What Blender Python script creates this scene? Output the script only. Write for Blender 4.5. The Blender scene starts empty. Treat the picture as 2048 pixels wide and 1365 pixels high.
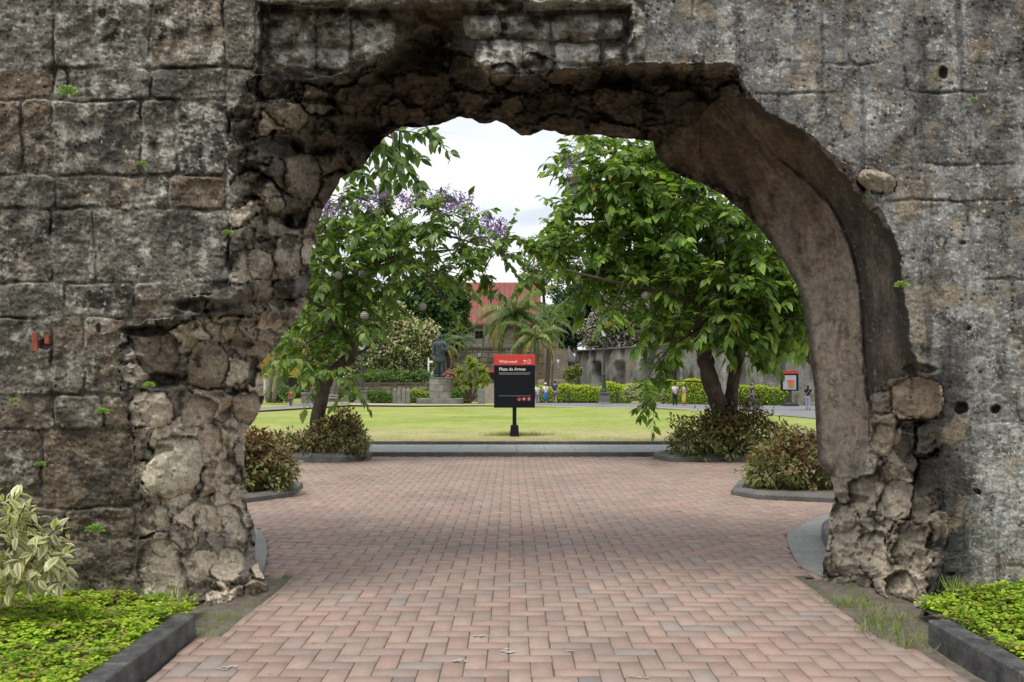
import bpy, math, random
import numpy as np
from mathutils import Vector, Matrix

# ------------------------------------------------------------------ camera, world, sun
sc = bpy.context.scene
COL = bpy.data.collections.new("scene"); sc.collection.children.link(COL)
H, F, CX, CY = 1.6, 1750.0, 1024.0, 768.0          # eye height, focal length in photo pixels, principal column, horizon row
cam_d = bpy.data.cameras.new("camera"); cam = bpy.data.objects.new("camera", cam_d); COL.objects.link(cam)
cam.location = (0, 0, H); cam.rotation_euler = (math.radians(90), 0, 0)
cam_d.sensor_width = 36; cam_d.lens = F/2048*36; cam_d.shift_y = (768-682.5)/2048
cam_d.clip_start = 0.05; cam_d.clip_end = 2000
sc.camera = cam

SUN_EL, SUN_AZ = math.radians(66), math.radians(208)     # azimuth clockwise from +Y (north): behind and left of the camera
w = bpy.data.worlds.new("World"); sc.world = w; w.use_nodes = True
nt = w.node_tree; nt.nodes.clear()
def N(nt, t, **k):
    n = nt.nodes.new(t)
    for a, b in k.items():
        if a in n.inputs.keys(): n.inputs[a].default_value = b
        else: setattr(n, a, b)
    return n
def L(nt, a, b): nt.links.new(a, b)
out = N(nt, 'ShaderNodeOutputWorld'); bg = N(nt, 'ShaderNodeBackground', Strength=0.1)
sky = N(nt, 'ShaderNodeTexSky'); sky.sky_type = 'NISHITA'; sky.sun_disc = False
sky.sun_elevation = SUN_EL; sky.sun_rotation = SUN_AZ; sky.air_density = 1.0; sky.dust_density = 3.0
tc = N(nt, 'ShaderNodeTexCoord'); sep = N(nt, 'ShaderNodeSeparateXYZ'); L(nt, tc.outputs['Generated'], sep.inputs[0])
# clouds on a flat layer: divide the direction by its height
mx = N(nt, 'ShaderNodeMath', operation='MAXIMUM'); L(nt, sep.outputs['Z'], mx.inputs[0]); mx.inputs[1].default_value = 0.0
ad = N(nt, 'ShaderNodeMath', operation='ADD'); L(nt, mx.outputs[0], ad.inputs[0]); ad.inputs[1].default_value = 0.22
dv = N(nt, 'ShaderNodeVectorMath', operation='DIVIDE'); L(nt, tc.outputs['Generated'], dv.inputs[0]); L(nt, ad.outputs[0], dv.inputs[1])
ns = N(nt, 'ShaderNodeTexNoise', Scale=1.7, Detail=8.0, Roughness=0.55, Distortion=0.3); L(nt, dv.outputs[0], ns.inputs['Vector'])
rp = N(nt, 'ShaderNodeValToRGB'); L(nt, ns.outputs['Fac'], rp.inputs[0])
rp.color_ramp.elements[0].position = 0.38; rp.color_ramp.elements[0].color = (4.5, 4.75, 5.1, 1)
rp.color_ramp.elements[1].position = 0.80; rp.color_ramp.elements[1].color = (7.4, 7.4, 7.35, 1)
rp2 = N(nt, 'ShaderNodeValToRGB'); L(nt, ns.outputs['Fac'], rp2.inputs[0])
rp2.color_ramp.elements[0].position = 0.30; rp2.color_ramp.elements[0].color = (.80,)*3+(1,)
rp2.color_ramp.elements[1].position = 0.45; rp2.color_ramp.elements[1].color = (.97,)*3+(1,)
mixc = N(nt, 'ShaderNodeMix'); mixc.data_type = 'RGBA'
L(nt, rp2.outputs[0], mixc.inputs['Factor']); L(nt, sky.outputs[0], mixc.inputs[6]); L(nt, rp.outputs[0], mixc.inputs[7])
L(nt, mixc.outputs[2], bg.inputs['Color']); L(nt, bg.outputs[0], out.inputs[0])

sd = bpy.data.lights.new("sun", 'SUN'); sd.energy = 1.5; sd.angle = math.radians(22); sd.color = (1, .95, .87)
sun = bpy.data.objects.new("sun", sd); COL.objects.link(sun)
sdir = Vector((math.sin(SUN_AZ)*math.cos(SUN_EL), math.cos(SUN_AZ)*math.cos(SUN_EL), math.sin(SUN_EL)))
sun.rotation_euler = sdir.to_track_quat('Z', 'Y').to_euler(); sun.location = (-5, -8, 14)
vs = sc.view_settings; vs.view_transform = 'Standard'; vs.look = 'None'; vs.gamma = 1; vs.use_curve_mapping = False
vs.exposure = 0.94

# ------------------------------------------------------------------ helpers
def W(px, py, Y): return Vector(((px-CX)*Y/F, Y, H-(py-CY)*Y/F))
def G(px, py, z=0.0):
    Y = (H-z)*F/(py-CY); return Vector(((px-CX)*Y/F, Y, z))
def tag(o, label=None, cat=None, group=None, kind=None):
    if label: o['label'] = label
    if cat: o['category'] = cat
    if group: o['group'] = group
    if kind: o['kind'] = kind
    return o
def empty(name, loc, label, cat, group=None, rz=0.0):
    loc = Vector((*loc, 0.0)[:3]) if len(loc) == 2 else loc
    o = bpy.data.objects.new(name, None); COL.objects.link(o); o.location = loc; o.rotation_euler.z = rz
    o.empty_display_size = 0.2
    return tag(o, label, cat, group)
def link(name, me, parent=None, world=True):
    o = bpy.data.objects.new(name, me); COL.objects.link(o)
    if parent is not None:
        o.parent = parent
        if world: o.matrix_parent_inverse = minv(parent)
    return o
def minv(p):
    m = Matrix.Translation(p.location) @ p.rotation_euler.to_matrix().to_4x4() @ Matrix.Diagonal((*p.scale, 1))
    q = p.parent
    while q is not None:
        m = q.matrix_basis @ m if False else m
        q = None
    if p.parent is not None: m = (p.matrix_parent_inverse @ m); m = (Matrix.Translation(p.parent.location) @ p.parent.rotation_euler.to_matrix().to_4x4() @ Matrix.Diagonal((*p.parent.scale, 1))) @ m
    return m.inverted()
def np_mesh(name, V, Fc, mat, smooth=True, col=None):
    """V (n,3); Fc (m,k) int array of equal-size faces; col (n,3) linear point colours."""
    V = np.asarray(V, dtype=np.float32); Fc = np.asarray(Fc, dtype=np.int32)
    me = bpy.data.meshes.new(name); m, k = Fc.shape
    me.vertices.add(len(V)); me.vertices.foreach_set('co', V.ravel())
    me.loops.add(m*k); me.loops.foreach_set('vertex_index', Fc.ravel())
    me.polygons.add(m); me.polygons.foreach_set('loop_start', np.arange(0, m*k, k, dtype=np.int32))
    if smooth: me.polygons.foreach_set('use_smooth', np.ones(m, dtype=bool))
    if col is not None:
        a = me.color_attributes.new('Col', 'FLOAT_COLOR', 'POINT')
        c = np.ones((len(V), 4), dtype=np.float32); c[:, :3] = col; a.data.foreach_set('color', c.ravel())
    me.materials.append(mat); me.update(calc_edges=True)
    return me
class MB:
    def __init__(s): s.v = []; s.f = []
    def add(s, vs, fs):
        b = len(s.v); s.v += [tuple(v) for v in vs]; s.f += [tuple(i+b for i in f) for f in fs]; return s
    def box(s, x0, x1, y0, y1, z0, z1, rz=0.0, c=None):
        vs = [(x, y, z) for z in (z0, z1) for y in (y0, y1) for x in (x0, x1)]
        if rz:
            cx, cy = c if c else ((x0+x1)/2, (y0+y1)/2)
            vs = [(cx+(x-cx)*math.cos(rz)-(y-cy)*math.sin(rz), cy+(x-cx)*math.sin(rz)+(y-cy)*math.cos(rz), z) for x, y, z in vs]
        return s.add(vs, [(0,2,3,1),(4,5,7,6),(0,1,5,4),(2,6,7,3),(0,4,6,2),(1,3,7,5)])
    def bar(s, p, q, r, n=6, r2=None): return s.tube([p, q], [r, r if r2 is None else r2], n)
    def tube(s, pts, rad, n=8, cap=True, sq=1.0):
        pts = [Vector(p) for p in pts]; b = len(s.v); m = len(pts)
        up = Vector((0, 0, 1)); prev = None
        for i, p in enumerate(pts):
            d = (pts[min(i+1, m-1)]-pts[max(i-1, 0)]).normalized()
            if prev is None:
                a = d.cross(up)
                if a.length < .05: a = d.cross(Vector((1, 0, 0)))
            else: a = prev - d*prev.dot(d)
            a.normalize(); prev = a; c = d.cross(a)
            for k in range(n):
                t = 2*math.pi*k/n
                s.v.append(tuple(p + a*math.cos(t)*rad[i] + c*math.sin(t)*rad[i]*sq))
        for i in range(m-1):
            for k in range(n):
                k2 = (k+1) % n
                s.f.append((b+i*n+k, b+i*n+k2, b+(i+1)*n+k2, b+(i+1)*n+k))
        if cap:
            s.f.append(tuple(b+k for k in reversed(range(n)))); s.f.append(tuple(b+(m-1)*n+k for k in range(n)))
        return s
    def loft(s, rings, n=16, cap=True):
        """rings: (cx, cy, z, rx, ry)"""
        b = len(s.v)
        for cx, cy, z, rx, ry in rings:
            for k in range(n):
                t = 2*math.pi*k/n; s.v.append((cx+rx*math.cos(t), cy+ry*math.sin(t), z))
        for i in range(len(rings)-1):
            for k in range(n):
                k2 = (k+1) % n
                s.f.append((b+i*n+k, b+i*n+k2, b+(i+1)*n+k2, b+(i+1)*n+k))
        if cap:
            s.f.append(tuple(b+k for k in reversed(range(n)))); s.f.append(tuple(b+(len(rings)-1)*n+k for k in range(n)))
        return s
    def sqloft(s, rings, cap=True):
        """square section: (cx, cy, z, hx, hy)"""
        b = len(s.v)
        for cx, cy, z, hx, hy in rings:
            s.v += [(cx-hx, cy-hy, z), (cx+hx, cy-hy, z), (cx+hx, cy+hy, z), (cx-hx, cy+hy, z)]
        for i in range(len(rings)-1):
            for k in range(4):
                k2 = (k+1) % 4
                s.f.append((b+i*4+k, b+i*4+k2, b+(i+1)*4+k2, b+(i+1)*4+k))
        if cap: s.f.append((b+3, b+2, b+1, b)); e = b+(len(rings)-1)*4; s.f.append((e, e+1, e+2, e+3))
        return s
    def poly(s, pts, z0, z1):
        n = len(pts); b = len(s.v)
        s.v += [(x, y, z0) for x, y in pts] + [(x, y, z1) for x, y in pts]
        s.f.append(tuple(b+k for k in reversed(range(n)))); s.f.append(tuple(b+n+k for k in range(n)))
        for k in range(n): s.f.append((b+k, b+(k+1) % n, b+n+(k+1) % n, b+n+k))
        return s
    def build(s, name, mat, parent=None, smooth=False, bevel=0.0, segs=2):
        me = bpy.data.meshes.new(name); me.from_pydata(s.v, [], s.f)
        if mat is not None: me.materials.append(mat)
        if smooth: me.polygons.foreach_set('use_smooth', [True]*len(me.polygons))
        o = link(name, me, parent)
        if bevel:
            m = o.modifiers.new('bevel', 'BEVEL'); m.width = bevel; m.segments = segs; m.limit_method = 'ANGLE'
        return o

# materials
def mat_new(name):
    m = bpy.data.materials.new(name); m.use_nodes = True
    p = m.node_tree.nodes['Principled BSDF']; return m, m.node_tree, p
def mixrgb(nt, a, b, fac, mode='MIX'):
    n = N(nt, 'ShaderNodeMix'); n.data_type = 'RGBA'; n.blend_type = mode
    for idx, x in ((6, a), (7, b)):
        if isinstance(x, (tuple, list)): n.inputs[idx].default_value = (*x[:3], 1)
        else: L(nt, x, n.inputs[idx])
    if isinstance(fac, (int, float)): n.inputs[0].default_value = fac
    else: L(nt, fac, n.inputs[0])
    return n.outputs[2]
def noise(nt, vec, scale, detail=4, rough=.6, dist=0.0):
    n = N(nt, 'ShaderNodeTexNoise', Scale=scale, Detail=float(detail), Roughness=rough, Distortion=dist)
    if vec is not None: L(nt, vec, n.inputs['Vector'])
    return n.outputs['Fac']
def ramp(nt, fac, stops):
    n = N(nt, 'ShaderNodeValToRGB'); L(nt, fac, n.inputs[0]); e = n.color_ramp.elements
    while len(e) < len(stops): e.new(.5)
    for i, (p, c) in enumerate(stops):
        e[i].position = p; e[i].color = (c, c, c, 1) if isinstance(c, (int, float)) else (*c, 1)
    return n.outputs[0]
def position(nt, scale=None):
    g = N(nt, 'ShaderNodeNewGeometry')
    if scale is None: return g.outputs['Position']
    v = N(nt, 'ShaderNodeVectorMath', operation='MULTIPLY'); L(nt, g.outputs['Position'], v.inputs[0]); v.inputs[1].default_value = scale
    return v.outputs[0]
def bump(nt, h, strength, dist, p, prev=None):
    b = N(nt, 'ShaderNodeBump', Strength=strength, Distance=dist); L(nt, h, b.inputs['Height'])
    if prev is not None: L(nt, prev, b.inputs['Normal'])
    L(nt, b.outputs[0], p.inputs['Normal']); return b.outputs[0]
def M(name, color, rough=.7, var=.35, scale=3.0, bumpd=0.004, bscale=None, metal=0.0, color2=None, stretch=None):
    m, nt, p = mat_new(name)
    v = position(nt, stretch)
    c2 = color2 if color2 else tuple(c*(1-var) for c in color)
    n1 = noise(nt, v, scale, 6, .65); n2 = noise(nt, v, scale*9, 4, .6)
    c = mixrgb(nt, color, c2, ramp(nt, n1, [(.36, 0.), (.66, 1.)]))
    c = mixrgb(nt, c, ramp(nt, n2, [(.25, 1-var), (.8, 1+var*.5)]), 1.0, 'MULTIPLY')
    L(nt, c, p.inputs['Base Color']); p.inputs['Roughness'].default_value = rough; p.inputs['Metallic'].default_value = metal
    if bumpd: bump(nt, noise(nt, v, bscale or scale*12, 5, .6), .6, bumpd, p)
    return m
def M_leaf(name, rough=.45, trans=.35, vein=False):
    m, nt, p = mat_new(name)
    a = N(nt, 'ShaderNodeAttribute', attribute_name='Col')
    c = mixrgb(nt, a.outputs['Color'], ramp(nt, noise(nt, position(nt), 9., 3), [(.3, .75), (.7, 1.2)]), 1.0, 'MULTIPLY')
    L(nt, c, p.inputs['Base Color']); p.inputs['Roughness'].default_value = rough; p.inputs['Specular IOR Level'].default_value = .4
    tr = N(nt, 'ShaderNodeBsdfTranslucent'); c2 = mixrgb(nt, c, (1.35, 1.5, .55), 1.0, 'MULTIPLY'); L(nt, c2, tr.inputs['Color'])
    mx = N(nt, 'ShaderNodeMixShader'); mx.inputs[0].default_value = trans
    L(nt, p.outputs[0], mx.inputs[1]); L(nt, tr.outputs[0], mx.inputs[2])
    L(nt, mx.outputs[0], nt.nodes['Material Output'].inputs[0])
    return m
def M_attr(name, rough=.9, fine=.35, s1=22., s2=90., b1=.012, b2=.003, spec=.25, stretch=None):
    m, nt, p = mat_new(name)
    a = N(nt, 'ShaderNodeAttribute', attribute_name='Col'); v = position(nt, stretch)
    n1 = noise(nt, v, s1, 6, .7); n2 = noise(nt, v, s2, 4, .65)
    c = mixrgb(nt, a.outputs['Color'], ramp(nt, n1, [(.28, 1-fine), (.72, 1+fine*.8)]), 1.0, 'MULTIPLY')
    c = mixrgb(nt, c, ramp(nt, n2, [(.3, 1-fine*.8), (.7, 1+fine*.7)]), 1.0, 'MULTIPLY')
    L(nt, c, p.inputs['Base Color']); p.inputs['Roughness'].default_value = rough; p.inputs['Specular IOR Level'].default_value = spec
    pr = bump(nt, n1, .9, b1, p); bump(nt, n2, .8, b2, p, pr)
    return m

# numpy noise
_r = np.random.default_rng(7)
_ang = _r.uniform(0, 2*np.pi, (256, 256)).astype(np.float32); _gx, _gy = np.cos(_ang), np.sin(_ang)
def pn(x, y, seed=0):
    x = x+seed*17.31; y = y+seed*9.77
    xi = np.floor(x).astype(int); yi = np.floor(y).astype(int); fx = (x-xi).astype(np.float32); fy = (y-yi).astype(np.float32)
    u = fx*fx*fx*(fx*(fx*6-15)+10); v = fy*fy*fy*(fy*(fy*6-15)+10)
    def g(i, j):
        a = (xi+i) & 255; b = (yi+j) & 255; return _gx[a, b]*(fx-i)+_gy[a, b]*(fy-j)
    n0 = g(0, 0)*(1-u)+g(1, 0)*u; n1 = g(0, 1)*(1-u)+g(1, 1)*u
    return (n0*(1-v)+n1*v)*1.5
def fbm(x, y, o=4, seed=0, gain=.5):
    s = 0; a = 1; t = 0
    for i in range(o): s = s+a*pn(x*2**i, y*2**i, seed+i*3); t += a; a *= gain
    return s/t
_jit = _r.uniform(0, 1, (256, 256, 2)).astype(np.float32)
def worley(x, y, seed=0, off=False):
    x = x+seed*13; y = y+seed*29
    xi = np.floor(x).astype(int); yi = np.floor(y).astype(int)
    f1 = np.full(x.shape, 9., np.float32); f2 = f1.copy(); cid = np.zeros(x.shape, int)
    for i in (-1, 0, 1):
        for j in (-1, 0, 1):
            a = (xi+i); b = (yi+j); jj = _jit[a & 255, b & 255]
            d = np.sqrt((a+.1+.8*jj[..., 0]-x)**2+(b+.1+.8*jj[..., 1]-y)**2)
            c = (a & 1023)*1024+(b & 1023); near = d < f1
            if off: ox = np.where(near, a+.1+.8*jj[..., 0]-x, ox if (i, j) != (-1, -1) else 0); oy = np.where(near, b+.1+.8*jj[..., 1]-y, oy if (i, j) != (-1, -1) else 0)
            f2 = np.where(near, f1, np.minimum(f2, d)); cid = np.where(near, c, cid); f1 = np.where(near, d, f1)
    return (f1, f2, cid, ox, oy) if off else (f1, f2, cid)
def sstep(a, b, x): t = np.clip((x-a)/(b-a), 0, 1); return t*t*(3-2*t)
def lerp(a, b, t): return a+(b-a)*t
def cl(c, shape): return np.broadcast_to(np.array(c, np.float32), (*shape, 3)).copy()
def cmix(c, d, t): return c*(1-t[..., None])+np.array(d, np.float32)*t[..., None]
def seg_dist(PX, PY, poly, closed=False):
    P = np.array(poly, np.float32); n = len(P); best = np.full(PX.shape, 1e9, np.float32); bx = PX.copy(); by = PY.copy()
    for i in range(n if closed else n-1):
        a, b = P[i], P[(i+1) % n]; d = b-a; l2 = max(float(d@d), 1e-6)
        t = np.clip(((PX-a[0])*d[0]+(PY-a[1])*d[1])/l2, 0, 1); qx = a[0]+t*d[0]; qy = a[1]+t*d[1]
        dd = (PX-qx)**2+(PY-qy)**2; m = dd < best; best = np.where(m, dd, best); bx = np.where(m, qx, bx); by = np.where(m, qy, by)
    return np.sqrt(best), bx, by
def inside(PX, PY, poly):
    P = np.array(poly, np.float64); n = len(P); c = np.zeros(PX.shape, bool)
    for i in range(n):
        x0, y0 = P[i]; x1, y1 = P[(i+1) % n]
        if y0 == y1: continue
        m = ((y0 > PY) != (y1 > PY)) & (PX < (x1-x0)*(PY-y0)/(y1-y0)+x0); c ^= m
    return c
# ------------------------------------------------------------------ the ruined gate wall
M_wall = M_attr('weathered_stone', .92, .42, 20., 85., .014, .004)
Y0 = 6.05
SIL = [(534,1500),(534,1166),(511,1121),(510,1058),(495,1017),(490,985),(489,905),(492,862),(513,838),(527,802),(526,756),(519,728),(556,693),(564,672),(584,650),(596,640),(612,608),(622,556),(621,520),(628,482),(636,450),(649,415),(671,378),(686,352),(725,337),(744,303),(773,273),(803,254),(842,254),(876,251),(915,234),(939,239),(969,249),(993,242),(1018,254),(1042,271),(1062,271),(1086,261),(1110,264),(1135,272),(1184,269),(1223,276),(1262,277),(1306,283),(1308,303),(1325,327),(1340,342),(1379,359),(1403,366),(1449,392),(1490,428),(1520,458),(1546,492),(1572,533),(1592,569),(1607,610),(1613,656),(1618,700),(1628,770),(1633,870),(1636,922),(1657,947),(1666,970),(1670,996),(1660,1027),(1654,1095),(1646,1121),(1646,1148),(1646,1500)]
# ragged outline between those points
def ragged(P, amp, step, seed, closed=False):
    out = []
    for i in range(len(P)-1):
        a = np.array(P[i], float); b = np.array(P[i+1], float); l = np.linalg.norm(b-a); n = max(1, int(l/step))
        for k in range(n):
            q = a+(b-a)*k/n; nn = np.array([-(b-a)[1], (b-a)[0]])/max(l, 1e-6)
            o = float(fbm(np.array([q[0]/18.]), np.array([q[1]/18.]), 3, seed)[0])*amp
            out.append(tuple(q+nn*o))
    out.append(P[-1]); return out
SILR = ragged(SIL[:48], 4.5, 5, 3)+ragged(SIL[48:], 1.2, 8, 5)
FRONT = [(262,1500),(262,1230),(276,1080),(284,1000),(268,870),(240,790),(240,664),(300,640),(372,630),(384,588),(457,582),(462,430),(454,300),(468,210),(500,150),(530,150),(565,162),(630,158),(690,146),(770,104),(830,62),(895,58),(935,100),(985,150),(1060,150),(1105,137),(1180,134),(1257,130),(1264,124),(1370,126),(1469,123),(1490,169),(1510,205),(1536,226),(1587,251),(1628,272),(1659,303),(1690,328),(1735,372),(1748,402),(1772,436),(1787,472),(1800,513),(1807,574),(1816,641),(1822,700),(1850,750),(1880,770),(1888,830),(1883,860),(1887,912),(1888,985),(1897,1064),(1880,1150),(1850,1235),(1850,1500)]
FRONTR = ragged(FRONT, 6., 8, 9)
ST = 2.3
xs = np.concatenate([np.arange(-1200, -20, 9), np.arange(-20, 2070, ST), np.arange(2071, 3250, 9)]).astype(np.float32)
ys = np.concatenate([np.arange(-460, -20, 8), np.arange(-20, 1252, ST), np.arange(1256, 1500, 20)]).astype(np.float32)
PX, PY = np.meshgrid(xs, ys); SH = PX.shape
wx = PX+11*fbm(PX/90, PY/80, 4, 11)+2.0*fbm(PX/14, PY/14, 2, 12); wy = PY+10*fbm(PX/110, PY/80, 4, 13)+2.0*fbm(PX/14, PY/14, 2, 14)
inn = inside(PX, PY, FRONTR)
hole = inside(PX, PY, SILR)
ds, sx_, sy_ = seg_dist(PX, PY, SILR)
df, _, _ = seg_dist(PX, PY, FRONTR)
t = np.where(inn, df/(df+ds+1e-3), 0)
# how deep the outline of the opening lies, per place
Dmax = lerp(1.30, 1.45, sstep(560, 800, PX))
Dmax = np.where((PX < 760) & (PY > 1000), lerp(1.3, .95, sstep(1000, 1170, PY)), Dmax)
Dmax = np.where((PX > 1400) & (PY > 900), lerp(1.45, 1.2, sstep(900, 1150, PY)), Dmax)
rightv = inside(PX, PY, [(1306,283),(1400,222),(1469,200),(1600,200),(1950,700),(1760,760),(1735,905),(1700,960),(1660,1000),(1600,1000),(1600,600)]) # smooth plaster vault
vwx = wx+20*fbm(PX/45, PY/45, 3, 15); vwy = wy+16*fbm(PX/45, PY/45, 3, 16)
vault = sstep(0, 1, inside(vwx, vwy, [(1306,300),(1345,262),(1405,225),(1450,195),(1560,205),(1930,640),(1860,745),(1745,770),(1740,880),(1715,960),(1640,948),(1500,930),(1500,400),(1306,330)]).astype(float))
vault = vault*inn
shape_l = t**1.15
shape_top = .15*sstep(0, .04, t)+.85*t**.9
shape_r = .12*sstep(0, .05, t)+.88*t**.8
topm = sstep(230, 150, PY-(PX-900)*0)*0+((PX > 640) & (PX < 1400)).astype(float)
D = np.where(PX > 1306, shape_r, np.where(PX > 640, shape_top, shape_l))*Dmax
D = np.where((PX > 560) & (PX < 720), lerp(shape_l*Dmax, shape_top*Dmax, sstep(560, 720, PX)), D)
# ragged step where the rubble ceiling ends against the smooth vault
step_line = (PX-(1400-(PY-225)*.62))
D += np.where(inn & (PY < 420) & (PY > 150), -.16*sstep(40, -10, step_line)*sstep(-230, -90, step_line), 0)*sstep(.12, .35, t)
# groove along the vault
GR = [(1490,262),(1567,323),(1618,364),(1659,405),(1685,451),(1705,502),(1717,554),(1725,615),(1729,700),(1736,800)]
dg, gx_, gy_ = seg_dist(PX, PY, GR); sidev = np.where(PX > gx_, 1., -1.)
gm = inn & (PX > 1400)
D += np.where(gm, .10*sstep(7, 0, dg+3*fbm(PX/30, PY/30, 2, 55))*sstep(250, 330, PY)+.05*sstep(-14, 6, -sidev*dg)*0, 0)
D += np.where(gm & (sidev < 0), .07*sstep(0, 8, dg)*sstep(150, 30, dg), 0)
# broken-away facing above the arch: upper courses stand back
REC = [(516,-700),(520,10),(516,60),(522,140),(560,175),(1258,175),(1262,60),(1266,5),(1266,-4),(1240,-12),(900,2),(520,-8),(516,-700)]
rwx = wx+9*fbm(PX/60, PY/60, 3, 17); rwy = wy+12*fbm(PX/60, PY/60, 3, 18)
rec = inside(rwx, rwy, [(518,4),(516,60),(512,210),(1262,210),(1262,60),(1266,10),(1180,4),(1000,-8),(860,4),(700,16)])
dr, _, _ = seg_dist(rwx, rwy, [(518,4),(516,60),(512,170)]); dr2, _, _ = seg_dist(rwx, rwy, [(518,4),(700,16),(860,4),(1000,-8),(1180,4),(1266,10),(1262,60),(1262,150)])
D += np.where(rec, .20*sstep(0, 10, np.minimum(dr, dr2))*sstep(.5, .2, t), 0)
D += .28*np.exp(-(((wx-875)/75)**2+((wy-70)/55)**2))*(PY < 260)
# ---- stones
sid = np.full(SH, -1, int); hgt = np.zeros(SH, np.float32); edge = np.zeros(SH, np.float32); tint = {}
rs = np.random.default_rng(21); SC = 0
def rect_stones(rows, warp=1.0, drop=.7, seed=0, lo=0., hi=.022, soft=7.):
    global SC
    for (y0, y1, cuts) in rows:
        for a, b in zip(cuts[:-1], cuts[1:]):
            r = (wx > a) & (wx < b) & (wy > y0) & (wy < y1)
            if r.sum() < 12: continue
            X = wx[r]; Yy = wy[r]; cr = 14
            qx = np.abs(X-(a+b)/2)-(b-a)/2+cr; qy = np.abs(Yy-(y0+y1)/2)-(y1-y0)/2+cr
            d = cr-(np.sqrt(np.maximum(qx, 0)**2+np.maximum(qy, 0)**2)+np.minimum(np.maximum(qx, qy), 0)); d = np.maximum(d, 0)
            sid[r] = np.where(d > 1.6, SC, -1); up = rs.uniform(lo, hi)
            aa, bb_ = rs.uniform(-1, 1, 2)*(.012 if hi > .01 else .002); hgt[r] = sstep(0, soft, d)*(.022+up+aa*(X-(a+b)/2)/80+bb_*(Yy-(y0+y1)/2)/60); edge[r] = d; tint[SC] = (rs.uniform(-1, 1), rs.uniform(0, 1)); SC += 1
def offs(x0, x1, a, b):
    o = []; x = x0
    while x < x1: o.append(x); x += rs.uniform(a, b)
    return o
Lrows = [(-520,-400),(-400,-250),(-250,-60)]
rowsL = [(a, b, offs(-1500, 520, 140, 300)) for a, b in Lrows]
rowsL += [(-60,136, offs(-1500,-60,140,260)+[-40,110,300,446,512]), (136,200, offs(-1500,-60,140,260)+[-30,110,134,300,451,514]),
 (200,351, offs(-1500,-60,140,260)+[-50,44,105,282,355,454,522]), (351,418, offs(-1500,-100,140,260)+[-60,110,290,338,455]),
 (418,567, offs(-1500,-100,140,260)+[-90,105,187,377,457]), (567,636, offs(-1500,-100,140,260)+[-40,130,267,368]),
 (636,791, offs(-1500,-100,140,260)+[-50,105,168,257]), (791,860, offs(-1500,-100,140,260)+[-20,110,205,272]),
 (860,1017, offs(-1500,-100,140,260)+[-70,86,272]), (1017,1080, offs(-1500,-100,140,260)+[-20,130,272]), (1080,1500, offs(-1500,-100,140,260)+[-60,110,278])]
rect_stones(rowsL, hi=.05, soft=5.)
rowsT = [(20,148,[524,632,700]),(40,120,[704,790]),(30,78,[925,1000,1104]),(80,150,[948,1046,1104]),(28,80,[1107,1256]),(84,137,[1110,1200,1258]),(-60,22,[522,700,860,1040,1262]),(-60,124,[1264,1322])]
rect_stones(rowsT, lo=.03, hi=.12, soft=20)
rr = [(-520,-380),(-380,-230),(-230,-90),(-90,126),(126,186),(186,330),(330,402),(402,560),(560,690),(690,850),(850,990),(990,1130),(1130,1500)]
st0 = SC
rowsR = []
for i, (a, b) in enumerate(rr):
    left = {3:1322, 4:1478, 5:1500, 6:1700, 7:1760, 8:1800, 9:1880, 10:1880, 11:1890, 12:1850}.get(i, 1322 if i == 2 else 530)
    rowsR.append((a, b, [left]+[left+w_ for w_ in np.cumsum(rs.uniform(120, 230, 16))]))
rect_stones(rowsR, lo=0., hi=.009, soft=5.)
right_f = (sid >= st0)
rightF = (PX > 1290) & ~inn
# right facade: plaster skim hides most joints
jm = sstep(-.12, .30, fbm(PX/160, PY/60, 3, 31))
hgt = np.where(rightF & right_f, lerp(.022, hgt*.8+.004, jm), hgt); hgt = np.where(rightF & ~right_f, lerp(.022, .003, jm), hgt)
jl = sstep(-.35, .25, fbm(PX/110, PY/90, 3, 33))
leftF = (PX < 530) & ~inn
hgt = np.where(leftF, lerp(.026, hgt, jl), hgt)
# rubble cells fill the broken faces
rub = inn & (vault < .5)
stretch = np.where((PY < 420) & (PX > 640) & (PX < 1450), 1.7, 1.)
szv = 1+.45*fbm(PX/200, PY/200, 2, 19)
ux = np.where(wx < 660, (wx-660)/84, (wx-660)/105); ux = np.where((wx > 1420), (1420-660)/105+(wx-1420)/62, ux); uy = wy/60
ux = ux+.50*fbm(PX/70, PY/70, 4, 41); uy = uy+.55*fbm(PX/80, PY/60, 4, 42)+.3*(wx-600)/84*(PX < 900)
ceil0 = ((PY < 300) & (PX > 640) & (PX < 1420)).astype(float)
f1, f2, cid, ofx, ofy = worley(ux, uy, 2, True)
e = f2-f1
uniq, inv = np.unique(cid, return_inverse=True); inv = inv.reshape(SH)
big = rs.uniform(0, 1, len(uniq)); tl = rs.uniform(-1, 1, (len(uniq), 3))
bump_h = (.02+.14*big[inv])*sstep(.02, .18, e)+tl[inv][..., 0]*.17*ofx+tl[inv][..., 1]*.17*ofy
thr = .10+.10*tl[inv][..., 2]+.14*fbm(PX/50, PY/50, 3, 43)+.06*ceil0
ff1, ff2, fc = worley(wx/17, wy/14, 5)
small = (.012+.030*np.abs(np.sin(fc*1.7)))*sstep(0, .35, ff2-ff1)
g1, g2, gc, gox, goy = worley(wx/30+.3*fbm(PX/30, PY/30, 2, 44), wy/26+.3*fbm(PX/30, PY/30, 2, 45), 8, True)
ta_, tb_ = np.sin(gc*12.9898)*1., np.sin(gc*78.233)*1.; facet = ta_*gox*.045+tb_*goy*.045+.012*np.sin(gc*3.7)
sid = np.where(rub, np.where(e > thr, 5000+inv, -1), sid)
jagg = .10*fbm(PX/55, PY/38, 4, 48, .6)+.05*np.abs(fbm(PX/24, PY/20, 3, 49))
hr = lerp(small*1.2+.008, bump_h+.03, sstep(thr-.02, thr+.04, e))+facet*1.1+jagg
hgt = np.where(rub, hr+small*.25, hgt); edge = np.where(rub, e*40, edge)
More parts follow.
